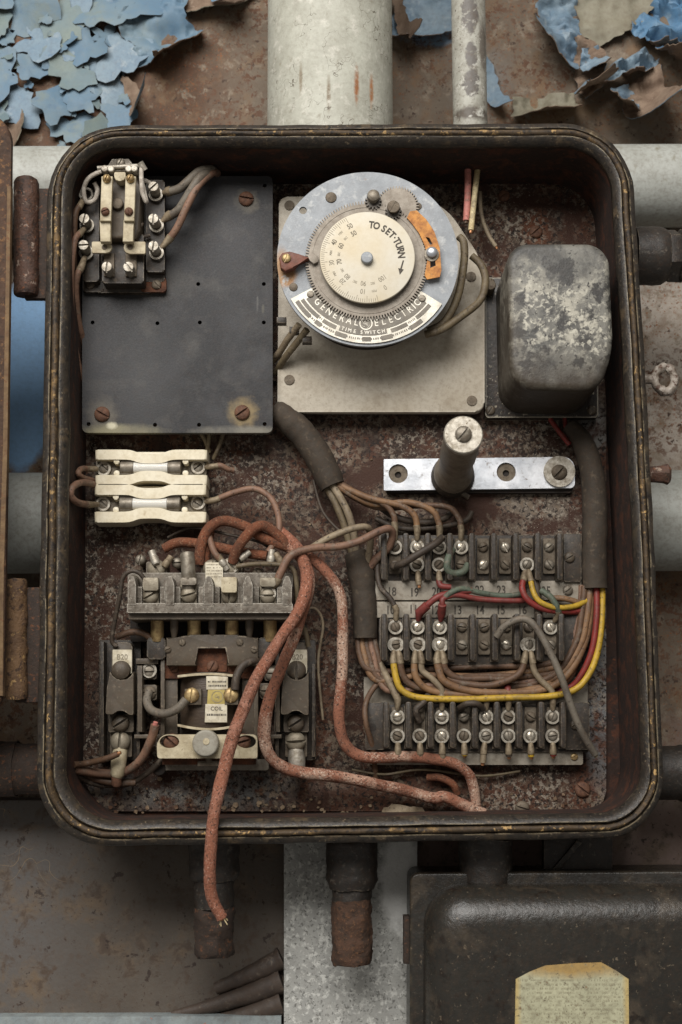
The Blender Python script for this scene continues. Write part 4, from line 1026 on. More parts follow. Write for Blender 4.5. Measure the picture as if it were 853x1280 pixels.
for x, y in ((613, 354), (742, 352), (613, 513), (740, 513)):
    CAN.screw(W(x, y, 16), 6, 0.5, m_bake2 if x > 620 or y > 400 else m_steeld, height=1.0 if y > 400 else 1.6)
bm = BM(); cyl(bm, W(614, 356, 40), 6.5, 16, 40, 1.5, 16); CAN.part('terminal_stud', bm, m_steeld)

# ------------------------------------------------------------------ link bar and post
LNK = Thing('link_bar', 'shiny flat nickel bar with round holes under the standing post', 'bar', W(600, 612, 10))
hb = 16
holes = [circ(W(498, 592, hb), 12, 24), circ(W(633, 590, hb), 12, 24)]
bm = BM(); prism(bm, round_poly(PX([(718, 571), (480, 574), (480, 613), (719, 610)], hb), [14, 1, 1, 6], 6), hb - 6, hb, holes=holes)
LNK.part('bar', bm, m_chrome)
bm = BM(); box(bm, 483, 577, 716, 616, 0, hb - 6.5, 1, 3, h=hb - 6); LNK.part('insulating_strip', bm, m_dark)
for x, y in ((498, 592), (633, 590)):
    bm = BM(); prism(bm, circ(W(x, y, hb), 11.8, 24), hb - 6.4, hb - 3, holes=[circ(W(x, y + 1, hb), 4.2, 16)]); LNK.part('hole_bush', bm, m_steeld)
bm = BM(); prism(bm, circ(W(699, 590, hb), 19.5, 32), hb, hb + 4, holes=[circ(W(699, 590, hb), 8, 20)]); LNK.part('washer', bm, m_lug)
LNK.screw(W(699, 591, hb + 1), 10, 0.75, m_steeld, height=1.3)
PST = Thing('standing_post', 'grey tubular post with a pale washer top standing in front of the shiny bar', 'post', W(562, 600, hb))
t = W(579.5, 543, 190); bse = Vector((t.x - 4, t.y - 0, hb)); bse = W(566, 596, hb)
def mid(f): return bse.lerp(t, f)
bm = BM(); rod(bm, [(mid(0), 24), (mid(.16), 24), (mid(.2), 20), (mid(.5), 20), (mid(.52), 21.5), (mid(.9), 21.0), (mid(.97), 20)], 28); PST.part('tube', bm, material('dusty_phenolic_tube', (118, 108, 94), (96, 86, 73), 0.06, rough=.6, bump=.3, layers=[((138, 128, 112), 0.2, .6, .72)]))
ax = (t - bse).normalized()
bm = BM(); rod(bm, [(t - ax * 9, 21), (t - ax * 8, 22.2), (t - ax * 1.2, 22.2), (t, 21)], 36); ws = PST.part('washer', bm, m_lug)
PST.screw(t, 9.5, 0.7, m_steel, 'top_screw', ws, height=1.0)
bm = BM(); rod(bm, [(Vector((bse.x, bse.y, hb - .5)), 27), (Vector((bse.x, bse.y, hb + 6)), 27), (Vector((bse.x, bse.y, hb + 12)), 23)], 28); PST.part('foot', bm, m_bake)
bm = BM(); tube(bm, [W(560, 560, 80), W(556, 585, 60), W(560, 604, 40), W(572, 612, 24), W(586, 622, 20)], 3.5); PST.part('strap', bm, m_bake2)

# ------------------------------------------------------------------ fuse holders and fuses
def fuse_holder(label, flabel, y0, y1, x0, x1, fr):
    T = Thing('fuse_holder', label, 'fuse holder', W((x0 + x1) / 2, y1, 0), 'porcelain fuse holders')
    hh = 46; H = y1 - y0
    bm = BM(); box(bm, x0 + 2, y0 + 3, x1 - 2, y1 - 4, 6, 26, 1.5, 3, h=26); T.part('floor', bm, m_ceram)
    def rail(ya, yb, sgn):
        up, lo = [], []
        for i in range(33):
            u = i / 32; x = x0 + (x1 - x0) * u
            dip = 5.0 * math.exp(-((u - .5) / .13) ** 4) if True else 0
            dip = 5.0 / (1 + math.exp((abs(u - .5) - .14) * 45))
            up.append((x, ya + dip * (1 if sgn < 0 else -1) * (1 if sgn < 0 else 1))); lo.append((x, yb + dip * (1 if sgn < 0 else -1)))
        bm = BM(); q = PX(up + lo[::-1], hh); prism(bm, q, 8, hh, 3.2, 4)
        T.part('side_rail', bm, m_ceram, ang=50)
    rail(y0, y0 + H * .28, -1); rail(y1 - H * .28, y1, 1)
    for x in (x0 + 27, x1 - 27):
        for yy_ in (y0 + H * .33, y1 - H * .33):
            bm = BM(); box(bm, x - 3.5, yy_ - 3.5, x + 3.5, yy_ + 3.5, 26, 44, 1.5, 2); T.part('lug_post', bm, m_ceram)
    ym = (y0 + y1) / 2 + 1
    xm = (x0 + x1) / 2
    bm = BM(); box(bm, xm - 24, y0 + 9, xm + 24, y1 - 9, 26, 33, 2, 4, h=33); T.part('saddle', bm, m_ceram)
    bm = BM(); cc = W(xm, ym + 6, 34); prism(bm, sector((cc.x, cc.y), .5, 9.5, PI, 2 * PI, 14), 32, 33.4); T.part('drain_hole', bm, m_dark)
    for x in (x0 + 12, x1 - 12):
        bm = BM(); box(bm, x - 11 if x < (x0 + x1) / 2 else x - 24, ym - 9, x + 24 if x < (x0 + x1) / 2 else x + 11, ym + 9, 26, 29, .6, h=29); pl = T.part('terminal_plate', bm, m_steel)
        T.screw(W(x, ym, 29), 8, random.choice((0.9, 2.2, 2.4)), m_steel, parent=pl, height=1.1)
    for x in (x0 + 40, x1 - 40):
        bm = BM(); c = W(x, ym, 36)
        vs = [(c.x + sx * 8, sy * r) for sx, sy, r in ()]
        for i in range(0, 1):
            prof = [(10.2 * math.cos(t), 10.2 * math.sin(t)) for t in [math.radians(150 + 240 * j / 20) for j in range(21)]]
            inn = [(9.2 * math.cos(t), 9.2 * math.sin(t)) for t in [math.radians(390 - 240 * j / 20) for j in range(21)]]
            pf = prof + inn
            A = [bm.verts.new((c.x - 7, c.y + p[0], 38 + p[1])) for p in pf]; B = [bm.verts.new((c.x + 7, c.y + p[0], 38 + p[1])) for p in pf]
            n = len(pf)
            for j in range(n): bm.faces.new((A[j], A[(j + 1) % n], B[(j + 1) % n], B[j]))
            for j in range(20):
                bm.faces.new((A[j], A[j + 1], A[n - 2 - j], A[n - 1 - j])); bm.faces.new((B[j], B[j + 1], B[n - 2 - j], B[n - 1 - j]))
        T.part('fuse_clip', bm, m_steel)
    Fz = Thing('fuse', flabel, 'fuse', W((x0 + x1) / 2, ym, 28), 'glass cartridge fuses')
    l, r = x0 + 32, x1 - 32
    bm = BM(); rod(bm, [(W(l + 14, ym, 39), 7.6), (W(r - 14, ym, 39), 7.6)], 24); Fz.part('glass_tube', bm, m_glass)
    bm = BM(); rod(bm, [(W(l + 10, ym, 39), 6.2), (W(r - 10, ym, 39), 6.2)], 12); Fz.part('element', bm, fr)
    for a, b in ((l, l + 17), (r - 17, r)):
        bm = BM(); rod(bm, [(W(a, ym, 39), 7.4), (W(a + .8, ym, 39), 8.3), (W(b - .8, ym, 39), 8.3), (W(b, ym, 39), 7.4)], 24); Fz.part('end_cap', bm, m_steel)
fuse_holder('upper cream porcelain fuse holder below the slate', 'glass fuse in the upper porcelain holder', 562, 606, 119, 259, m_paperw)
fuse_holder('lower cream porcelain fuse holder above the orange wires', 'glass fuse with yellowed ends in the lower porcelain holder', 605, 653, 118, 258, m_yellab)

m_bright = material('bright_worn_screw', (206, 198, 182), (160, 150, 134), 0.3, rough=0.32, metal=0.75, bump=0.15, grime=0.5, layers=[((92, 78, 62), 0.5, 0.58, 0.66, 0.1, 0.8)])
# ------------------------------------------------------------------ terminal blocks
def terminal_block(label, x0, x1, y0, y1, first, pitch, ys1, ys2, right_w, left_w, lugs1, lugs2, seed, dull=()):
    rnd = random.Random(seed)
    T = Thing('terminal_block', label, 'terminal block', W((x0 + x1) / 2, y1, 0), 'eight way terminal blocks')
    bm = BM(); box(bm, x0, y0 + 2, x1, y1 + 3, 6, 22, 1.2, 2, h=22); T.part('base', bm, m_bake)
    xs = [first + pitch * i for i in range(8)]
    for i in range(9):
        x = first + pitch * (i - .5)
        bm = BM(); prism(bm, RR(x - 3.6, y0 - 1, x + 3.6, y1 - 2, 46, 2.6, 3), 20, 46, 1.6, 2); T.part('barrier', bm, m_bake)
        bm = BM(); prism(bm, RR(x - 5.0, y0 + 4, x + 5.0, y1 - 1, 34), 20, 27.5, .4); 
        T.part('barrier_step', bm, m_bake2)
    for i, x in enumerate(xs):
        bm = BM(); prism(bm, RR(x - 7.2, y0 + 6, x + 7.2, y1 - 10, 27, 1), 22, 27, .6)
        pl = T.part('terminal_plate', bm, m_steeld)
        for j, yv in enumerate((ys1, ys2)):
            lug = i in (lugs1, lugs2)[j]
            z = 29.5 if lug else 27
            mt = m_bake2 if (i, j) in dull else rnd.choice((m_steel, m_bright, m_bright, m_steeld))
            T.screw(W(x, yv, z), 6.3, rnd.uniform(0, PI), mt, 'terminal_screw', pl, height=1.2)
    if right_w:
        bm = BM(); box(bm, x1 - right_w, y0, x1, y1, 20, 30, 1.2, 1.5, h=30); T.part('end_lug', bm, m_bake)
    if left_w:
        bm = BM(); box(bm, x0, y0, x0 + left_w, y1, 20, 30, 1.2, 1.5, h=30); T.part('end_lug', bm, m_bake)
    return T
B1 = terminal_block('top black terminal block below the shiny bar', 474, 727, 667, 727, 494, 27.5, 684, 706, 22, 0, (0, 1, 2, 3), (0, 1, 2, 3, 6), 3, ((0, 0), (0, 1), (6, 0)))
B1.screw(W(712, 697, 30), 6.5, 1, m_bake2)
B2 = terminal_block('middle black terminal block between the number strip and the yellow wire', 474, 727, 768, 828, 494.5, 27.7, 784, 806, 22, 0, (0, 1, 2, 7), (0, 1, 2, 6), 11, ((3, 0), (4, 0), (5, 0), (6, 0)))
bm = BM(); cyl(bm, W(715, 795, 31), 4, 29, 30.6, 0, 16); B2.part('mounting_hole', bm, m_dark)
B3 = terminal_block('bottom black terminal block with wires hanging off every screw', 457, 737, 878, 937, 497, 27.7, 896, 920, 30, 24, (0, 2, 3, 4, 5, 7), (0, 1, 2, 3, 4, 5, 6, 7), 21)
bm = BM(); cyl(bm, W(466, 909, 31), 4.5, 29, 30.6, 0, 16); B3.part('mounting_hole', bm, m_dark)
B3.screw(W(719, 906, 30), 6, 1, m_bake2)
# marker strips
def strip(label, y0, y1, x0, x1, hz, marks):
    T = Thing('marker_strip', label, 'marker strip', W((x0 + x1) / 2, y1, 0), 'grey marker strips')
    bm = BM(); box(bm, x0, y0, x1, y1, 2, hz, 1, 1.5, h=hz); T.part('plate', bm, m_strip)
    if marks:
        bm = BM()
        for s, x, y in marks: text_bm(bm, s, W(x, y, hz), 15, hz + .1, 0, 0.75, .12, .3)
        T.part('numbers', bm, m_ink)
    return T
strip('upper grey marker strip numbered from 18 to 25', 726, 750, 463, 727, 25, [('18', 490, 740), ('19', 518, 741), ('20', 546, 740), ('21', 573, 741), ('22', 600, 738), ('23', 627, 738), ('24', 654, 739), ('25', 683, 739)]).screw(W(710, 738, 25), 6.2, 0.95, m_steel)
strip('lower grey marker strip numbered from 10 to 17', 752, 772, 463, 727, 24, [('10', 488, 763), ('11', 517, 762), ('12', 544, 763), ('13', 572, 763), ('14', 600, 763), ('15', 626, 763), ('16', 653, 763), ('17', 681, 763)])
strip('blank grey marker strip along the bottom terminal block', 934, 956, 462, 729, 19, None).screw(W(718, 946, 19), 4.5, 1.2, m_brass)
strip('blank grey marker strip above the bottom terminal block', 846, 880, 455, 735, 9, None)

# ------------------------------------------------------------------ contactor
CON = Thing('contactor', 'large dusty contactor with chipped grey terminal head and twin overload units', 'contactor', W(262, 964, 0))
bm = BM(); box(bm, 205, 790, 322, 955, 0, 14, 1, 2, h=14); box(bm, 200, 949, 336, 963, 2, 22, 1, 2, h=22); CON.part('back_plate', bm, m_strip)
# terminal head
hh = 92
tops = [(160, 170), (207, 218), (255, 267), (304, 316), (353, 365)]
bm = BM(); box(bm, 159, 754, 366, 766, 40, hh, 1.2, 1.2); head = CON.part('head_front', bm, m_porc)
bm = BM(); box(bm, 161, 765, 364, 774, 30, hh - 8, 1, 1, h=hh - 8); CON.part('head_ledge', bm, m_bake2)
bm = BM(); box(bm, 160, 716, 366, 756, 30, hh - 34, 1, 1, h=hh - 34); CON.part('head_floor', bm, m_porc)
for i, (a, b) in enumerate(tops):
    bm = BM(); prism(bm, round_poly(PX([(b, 756), (a, 756), (a, 731), ((a + b) / 2 - 2.5, 720), ((a + b) / 2 + 2.5, 720), (b, 731)], hh + 1), [.5, .5, 2, 2, 2, 2], 3), 40, hh + 1, 1.5, 2)
    CON.part('barrier', bm, m_porc)
    if i < 4:
        bm = BM(); prism(bm, RR(b, 733, b + 8, 756, hh - 16), 40, hh - 16, 2); CON.part('inner_rib', bm, m_porc)
    if 0 < i:
        bm = BM(); prism(bm, RR(a - 7, 733, a, 756, hh - 16), 40, hh - 16, 2); CON.part('inner_rib', bm, m_porc)
m_term = material('grey_terminal_brass', (138, 130, 114), (118, 109, 93), 0.08, rough=0.5, metal=0.35, bump=0.2)
for i, x in enumerate((188.5, 236, 287, 335)):
    bm = BM(); box(bm, x - 10, 722, x + 10, 757, hh - 30, hh - 22, 1, 1, h=hh - 22); tp = CON.part('terminal_plate', bm, m_term)
    CON.screw(W(x, 745 if i != 1 else 744, hh - 20), 9.5, (1.05, 1.3, 0.0, 1.57)[i], m_term, parent=tp, height=1.2)
    bm = BM(); box(bm, x - 9.5, 722, x + 9.5, (738, 731, 741, 733)[i], hh - 22, hh - (10 if i != 2 else 4), 1, 1.5, h=hh - 10); CON.part('clamp', bm, (m_term, m_steel, m_yellab if False else m_cream, m_term)[i], tp)
for x, y, an in ((196, 711, 2.6), (290, 708, 2.5), (265, 711, .3)):
    bm = BM(); box(bm, x - 13, y - 9, x + 13, y + 12, 20, 50, 1, 2, h=50); rt = CON.part('rear_terminal', bm, m_bake2)
    CON.screw(W(x, y, 50), 11, an, m_term, 'rear_screw', rt)
bm = BM(); rod(bm, [(W(236, 736, hh - 22), 8), (W(236, 724, hh - 18), 8.3), (W(235, 700, hh - 20), 8.6), (W(234, 693, hh - 22), 8.6)], 20); CON.part('crimp_ferrule', bm, m_steel)
bm = BM(); box(bm, 257, 703, 279, 736, 58, 60, .3, h=60); pl = CON.part('paper_tag', bm, m_paperw)
bm = BM()
for k in range(5): scribble(bm, 258.5, 705 + k * 3.8, 277.5, 706.6 + k * 3.8, 60, 60.05, .85)
CON.part('print', bm, m_inkf, pl)
for (x0, y0, x1, y1, z0_, z1_, r, mt) in ((196, 706, 190, 690, 58, 50, 5.2, m_lug), (205, 709, 214, 696, 56, 52, 4.6, m_crimp), (300, 700, 312, 690, 56, 52, 4.6, m_lug), (338, 706, 340, 688, 60, 56, 5.0, m_lug), (352, 704, 345, 692, 62, 58, 4.4, m_crimp), (276, 700, 284, 712, 60, 56, 4.4, m_lug)):
    bm = BM(); a_, b_ = W(x0, y0, z0_), W(x1, y1, z1_)
    rod(bm, [(a_, r * .7), (a_.lerp(b_, .15), r), (a_.lerp(b_, .55), r), (a_.lerp(b_, .6), r * .85), (b_, r * .9)], 14); CON.part('crimp_ferrule', bm, mt)
for x, y, z in ((176, 700, 40), (222, 704, 44), (322, 716, 50), (350, 716, 44), (168, 726, 60)):
    CON.screw(W(x, y, z), 6.5, random.uniform(0, 3), random.choice((m_steel, m_steeld)), 'small_screw', None, 'slot', 1.6)
    bm = BM(); cyl(bm, W(x, y, z), 5.5, 4, z, 1, 14); CON.part('stud', bm, m_bake2)
for x, y in ((210, 812), (318, 812), (228, 803), (300, 803)):
    CON.screw(W(x, y, 62), 4.2, random.uniform(0, 3), m_steeld, 'cover_screw', None, 'slot', 1.0)
# arc gap with contact posts, then the magnet frame
bm = BM(); box(bm, 163, 772, 362, 802, 0, 26, 1, 2, h=26); CON.part('arc_chamber', bm, m_dark)
for x in (197, 243, 290, 338):
    bm = BM(); rod(bm, [(W(x, 774, 58), 8), (W(x, 800, 50), 8)], 18); CON.part('contact_post', bm, m_brass)
for x in (218, 266, 312):
    bm = BM(); rod(bm, [(W(x, 772, 64), 5), (W(x, 786, 60), 5), (W(x, 797, 58), 3)], 14); CON.part('arc_peg', bm, m_bake2)
bm = BM(); prism(bm, PX([(208, 797), (232, 797), (237, 793), (298, 793), (304, 797), (323, 797), (323, 832), (284, 832), (284, 808), (246, 808), (246, 832), (208, 832)], 62), 14, 62, 2)
CON.part('magnet_cover', bm, m_bake2)
for x0, x1 in ((184, 207), (323, 344)):
    bm = BM(); box(bm, x0, 797, x1, 824, 14, 56, 2, 3, h=56); CON.part('corner_block', bm, m_bake)
bm = BM(); box(bm, 246, 808, 284, 840, 14, 50, 1, h=50); box(bm, 203, 826, 320, 848, 14, 46, 1, 1, h=46); rp = CON.part('rusty_yoke', bm, m_rust)
CON.screw(W(266, 833, 50), 7, .5, m_rustscrew, parent=rp); CON.screw(W(218, 836, 46), 5, 1, m_rustscrew, parent=rp); CON.screw(W(306, 836, 46), 5, 1, m_rustscrew, parent=rp)
bm = BM(); box(bm, 203, 846, 222, 918, 14, 42, 1, 1, h=42); CON.part('yoke_leg', bm, m_bake2)
bm = BM(); box(bm, 303, 846, 322, 918, 14, 42, 1, 1, h=42); CON.part('yoke_leg', bm, m_bake2)
# coil: horizontal-axis bobbin
p0, p1 = W(262, 842, 26), W(262, 912, 26)
bm = BM(); rod(bm, [(p0, 33), (p0.lerp(p1, .1), 35), (p0.lerp(p1, .9), 35), (p1, 33)], 40); coil = CON.part('coil', bm, m_coil)
for y0, y1, dy in ((844, 848, -3), (905, 910, 5)):
    up = [(222 + 78 * i / 20, y0 + dy * math.sin(PI * i / 20)) for i in range(21)]; lo = [(x, y + 3) for x, y in up][::-1]
    bm = BM(); prism(bm, PX(up + lo, 66), 20, 66, .6); CON.part('bobbin_flange', bm, m_cream, coil)
bm = BM(); prism(bm, PX([(258, 845), (285, 845), (285, 862), (258, 862)], 65), 58, 65, .4); lb1 = CON.part('coil_label', bm, m_paperw, coil)
bm = BM(); prism(bm, PX([(257, 880), (284, 880), (284, 903), (256, 903)], 65), 58, 65, .4); CON.part('coil_label', bm, m_paperw, coil)
bm = BM(); prism(bm, PX([(260, 862), (284, 862), (284, 880), (259, 880)], 65), 58, 64.5, .4); CON.part('coil_label', bm, m_yellab, coil, label='yellow middle of the coil label')
bm = BM()
scribble(bm, 260, 851, 283, 853.4, 65, 65.05, .9); scribble(bm, 261, 856, 283, 858.4, 65, 65.05, .9); scribble(bm, 259, 892, 283, 895, 65, 65.05, .95)
text_bm(bm, 'COIL', W(271, 886, 65), 6.6, 65.05, 0, .95, .15, .1); CON.part('coil_print', bm, m_ink, coil)
bm = BM(); lc2 = W(272, 871, 65); prism(bm, circ(lc2, 7, 24), 64.5, 64.8, holes=[circ(lc2, 6.3, 24)]); text_bm(bm, 'G', (lc2.x - 1.3, lc2.y + .6), 5.5, 64.6); text_bm(bm, 'E', (lc2.x + 1.5, lc2.y - .8), 5.2, 64.6)
CON.part('coil_emblem', bm, m_inkf, coil)
for x, y, tx in ((240, 869, (231, 252)), (289, 869, (281, 298))):
    bm = BM(); box(bm, tx[0], 861, tx[1], 881, 56, 66, 1, h=66); tb = CON.part('coil_tab', bm, m_steeld, coil)
    CON.screw(W(x, y, 66), 8.8, 0.05, m_brass, 'brass_screw', tb)
# rails either side
for xs in ((201, 206, 822, 925), (172, 178, 832, 915), (318, 323, 822, 925), (345, 350, 832, 915)):
    bm = BM(); box(bm, xs[0], xs[2], xs[1], xs[3], 20, 52, 1, h=52); CON.part('rail', bm, m_bake2)
for x0, y0, x1, y1 in ((170, 823, 198, 830), (168, 918, 205, 923), (322, 918, 352, 923)):
    bm = BM(); box(bm, x0, y0, x1, y1, 20, 48, 1, h=48); CON.part('cross_bar', bm, m_bake2)
for x, y in ((187, 840), (340, 842), (187, 866), (334, 864)):
    bm = BM(); box(bm, x - 9, y - 10, x + 9, y + 9, 14, 40, 1, 2, h=40); bk = CON.part('side_terminal', bm, m_bake2)
    CON.screw(W(x, y, 40), 8.4, 1.57, m_steel if y < 850 else m_steeld, parent=bk)
# armature bar with round button
hl = [[(lambda v: (v.x + 10 * math.cos(t) * 1.15, v.y + 7.5 * math.sin(t)))(W(212, 927, 72)) for t in [2 * PI * i / 20 for i in range(20)]],
      [(lambda v: (v.x + 10 * math.cos(t) * 1.15, v.y + 7.5 * math.sin(t)))(W(308, 927, 72)) for t in [2 * PI * i / 20 for i in range(20)]]]
bm = BM(); prism(bm, round_poly(PX([(322, 918), (203, 918), (196, 930), (197, 948), (322, 948)], 72), [6, 6, 3, 3, 3], 4), 58, 72, holes=hl); arm = CON.part('armature_bar', bm, m_cream)
bm = BM(); box(bm, 203, 944, 318, 956, 22, 58, 1, h=58); CON.part('lower_yoke', bm, m_rust)
CON.screw(W(215, 927, 62), 9.5, 2.3, m_rustscrew, 'rusty_screw', arm, height=1.6); CON.screw(W(304, 927, 62), 9.5, 1.3, m_rustscrew, 'rusty_screw', arm, height=1.6)
bm = BM(); cyl(bm, W(257, 929, 84), 15.5, 70, 84, 2.5, 36); bt = CON.part('button', bm, material('grey_button', (150, 146, 134), (132, 127, 114), .06, rough=.5, bump=.15), arm)
bm = BM(); cyl(bm, W(258, 927, 84), 4, 84, 84.7, .4, 18); CON.part('button_dimple', bm, m_cream, bt)
bm = BM(); box(bm, 247, 951, 276, 958, 50, 62, 1, h=62); rod(bm, [(W(261, 944, 60), 4), (W(261, 953, 60), 4)], 12); CON.part('stop_pin', bm, m_steeld)
bm = BM(); text_bm(bm, 'NO', W(216, 956, 22), 11, 22.1, 0, 1, .15, .15); CON.part('base_marking', bm, m_inkf)
bm = BM(); cyl(bm, W(200, 961, 16), 8, 12, 23, 1, 20); CON.part('base_hole_bush', bm, m_dark)
# overload heater units at both sides
def overload(x, lab, pale, dy=0):
    bm = BM(); box(bm, x - 28, 800, x + 24, 950, 2, 16, 1, 2, h=16); pl = CON.part('overload_base', bm, m_bake, label=lab)
    bm = BM(); box(bm, x - 27, 802, x - 22, 946, 14, 40, 1, h=40); box(bm, x + 19, 830, x + 23, 946, 14, 40, 1, h=40); CON.part('side_wall', bm, m_bake, pl)
    bm = BM(); prism(bm, round_poly(PX([(x + 13, 803), (x - 10, 803), (x - 12, 815), (x - 12, 838), (x + 14, 838), (x + 14, 815)], 46), [5, 5, 2, 1, 1, 2]), 30, 46, 1); CON.part('heater_top', bm, m_bake2, pl)
    bm = BM(); prism(bm, RR(x - 11, 812, x + 13, 842, 49, 1), 44, 49, .6); tg = CON.part('heater_tag', bm, m_paperw, pl)
    bm = BM(); text_bm(bm, 'B20', W(x + 1, 821.5, 49), 9, 49.1, 0, .95, .15, .12); CON.part('heater_mark', bm, m_inkf, tg)
    CON.screw(W(x, 838, 49), 11.5, 0 if pale else 1.57, m_bake2, 'heater_screw', tg, 'plain' if not pale else 'slot', 1.3)
    q = [(x - 14, 838), (x - 12, 845), (x - 4, 850), (x + 6, 850), (x + 13, 845), (x + 15, 838), (x + 15, 894), (x + 8, 893), (x + 4, 888), (x - 6, 888), (x - 10, 893), (x - 20, 893), (x - 18, 860)]
    bm = BM(); prism(bm, round_poly(PX(q, 58), 2.5, 2), 16, 58, 4, 3); CON.part('heater_block', bm, m_bake2, pl)
    bm = BM(); box(bm, x - 16, 893, x + 15, 915, 14, 38, 1, 1, h=38); lt = CON.part('lower_terminal', bm, m_bake2, pl)
    CON.screw(W(x - 1, 904, 38), 10.5, 1.0, m_bake2, parent=lt, height=1.4)
    bm = BM(); box(bm, x - 14, 916, x + 13, 946, 14, 30, 1, 1, h=30); lt2 = CON.part('load_terminal', bm, m_steeld, pl)
    CON.screw(W(x - 1, 927, 34), 12, 0.05 if not pale else 1.5, m_term, parent=lt2, height=1.4)
    bm = BM(); rod(bm, [(W(x - 1, 936, 34), 8.5), (W(x - 3, 948, 36), 9.5), (W(x - 5, 968, 36), 8.4), (W(x - 6, 972, 36), 6)] if not pale else [(W(x - 1, 936, 34), 8.5), (W(x + 0, 948, 34), 10.5), (W(x + 1, 960, 34), 9.5), (W(x + 1, 968, 30), 9.5)], 20)
    CON.part('crimp_ferrule', bm, m_cream if not pale else m_lug, pl)
    if not pale:
        bm = BM(); rod(bm, [(W(x - 6, 966, 36), 6), (W(x - 6, 980, 34), 6.5), (W(x - 6, 984, 34), 4)], 14); CON.part('wire_stub', bm, m_rustscrew, pl)
overload(152, 'left overload unit with tag and yellowed ferrule', False)
overload(371, 'right overload unit partly behind the orange wire', True)
# ------------------------------------------------------------------ wires, each one a thing
def ring_lug(bm, c, d, r=8.9, ri=6.2):
    """ring tongue terminal lying on its screw, barrel towards d"""
    n = 26; d = Vector((d.x, d.y, 0)).normalized()
    prism(bm, circ(c, r, n), c.z - 1.3, c.z + 1.3, holes=[circ(c, ri, n)])
def wire(label, pts, r, mat, group=None, l0=None, l1=None, tip0=None, tip1=None, name='wire', cat='wire', seg=10, wob=0.05, sleeve=None, lr=8.9):
    P = [W(*p) for p in pts]
    base = P[0] if P[0].z < P[-1].z else P[-1]
    T = Thing(name, label, cat, base, group)
    bm = BM(); tube(bm, P, r, seg, 9 if seg > 10 else 7, wob)
    if seg > 10: roughen(bm, 2.2, 0.022, 0.45, 0.4)
    T.part('insulation', bm, mat, ang=80)
    rr_ = r; r0_, r1_ = (r(0), r(1)) if callable(r) else (r, r); r = r1_
    for l, e, nx in ((l0, P[0], P[1]), (l1, P[-1], P[-2])):
        if not l: continue
        c = W(*l); bm = BM()
        d = (e - c)
        ring_lug(bm, c, d, lr); lg = T.part('ring_lug', bm, m_lug)
        bm = BM(); dn = d.normalized(); back = (nx - e).normalized()
        q = [(c + dn * (lr - 1.0), 2.6), (c + dn * (lr + 2), 3.4), (e, max(r * 1.08, 3.5) * (1.35 if sleeve else 1)), (e + back * (14 if sleeve else 5), max(r * 1.12, 3.9) * (1.3 if sleeve else 1)), (e + back * (15 if sleeve else 6), r * .9)]
        rod(bm, q, 12); T.part('crimp_barrel', bm, sleeve or m_crimp, lg)
    for t, e, nx in ((tip0, P[0], P[1]), (tip1, P[-1], P[-2])):
        if not t: continue
        d = (e - nx).normalized(); bm = BM()
        rod(bm, [(e - d * 2, r * .6), (e + d * 3.5, r * .55), (e + d * 4, r * .3)], 8); T.part('bare_end', bm, t)
    return T
G_O = 'thick orange cloth wires'
OW = wire('long orange cloth wire hanging out over the box rim to a frayed end', [(350, 664, 46), (374, 688, 62), (383, 722, 74), (378, 755, 88), (350, 800, 108), (320, 850, 116), (297, 905, 118), (281, 960, 128), (268, 1012, 140), (264, 1050, 146), (263, 1090, 140), (266, 1122, 132), (277, 1146, 128)], lambda t: 7.9 - 1.5 * t, m_cloth, G_O, tip1=m_copper, seg=16)
wire('orange and white speckled cloth wire curving under the right overload unit to the bottom right', [(362, 684, 56), (381, 704, 66), (386, 735, 72), (372, 785, 78), (350, 838, 74), (335, 885, 70), (330, 925, 66), (343, 952, 58), (380, 966, 50), (430, 973, 38), (490, 984, 26), (540, 997, 20), (556, 996, 20), (578, 1006, 18), (604, 1018, 14)], 7.3, m_cloth2, G_O, seg=16)
wire('orange cloth wire running down beside the left sheath to the bottom right', [(376, 690, 54), (404, 710, 52), (424, 742, 48), (429, 790, 42), (427, 850, 38), (424, 895, 36), (432, 930, 34), (458, 947, 30), (510, 946, 28), (560, 952, 26), (584, 966, 22), (592, 985, 18), (596, 1012, 12)], 6.6, m_cloth2, G_O, seg=16)
wire('short dusty orange cloth wire arching above the contactor head', [(249, 706, 52), (252, 680, 54), (262, 660, 52), (280, 651, 50), (306, 658, 52), (330, 672, 54), (366, 686, 56)], 6.6, m_clothd, G_O)
wire('short orange cloth wire crossing diagonally below the arched one', [(291, 703, 54), (298, 684, 62), (314, 664, 66), (328, 657, 64), (342, 664, 60), (360, 682, 56)], 6.4, m_clothd, G_O)
wire('low orange cloth wire lying along the back of the contactor head', [(205, 686, 40), (225, 678, 42), (262, 682, 42), (300, 690, 44), (334, 695, 46)], 6.2, m_clothd, G_O)
wire('dusty orange wire end dropping behind the bright ferrule', [(262, 664, 40), (258, 684, 44), (255, 708, 46)], 6.6, m_clothd, G_O)
def fray(T, px, h, d, n=7, L=9, r=0.55, mat=None, spread=4.5):
    e = W(*px, h)
    for k in range(n):
        o = Vector((random.uniform(-1, 1), random.uniform(-1, 1), random.uniform(-1, 1))) * spread
        bm = BM(); tube(bm, [e - d * 3 + o * .5, e + d * L * .4 + o * .8, e + d * L * random.uniform(.7, 1.1) + o * 1.3], r, 6, 4); T.part('frayed_strand', bm, mat)
fray(OW, (276, 1144), 128, Vector((0.35, -0.93, 0)), mat=m_creamw)
G_B = 'thin brown wires'
wire('thin brown wire from the lower fuse arching right and down', [(270, 625, 34), (292, 616, 38), (318, 611, 42), (338, 622, 46), (348, 644, 50), (348, 668, 54), (336, 690, 56)], 3.9, m_pinkt, G_B, l0=(248, 628, 32))
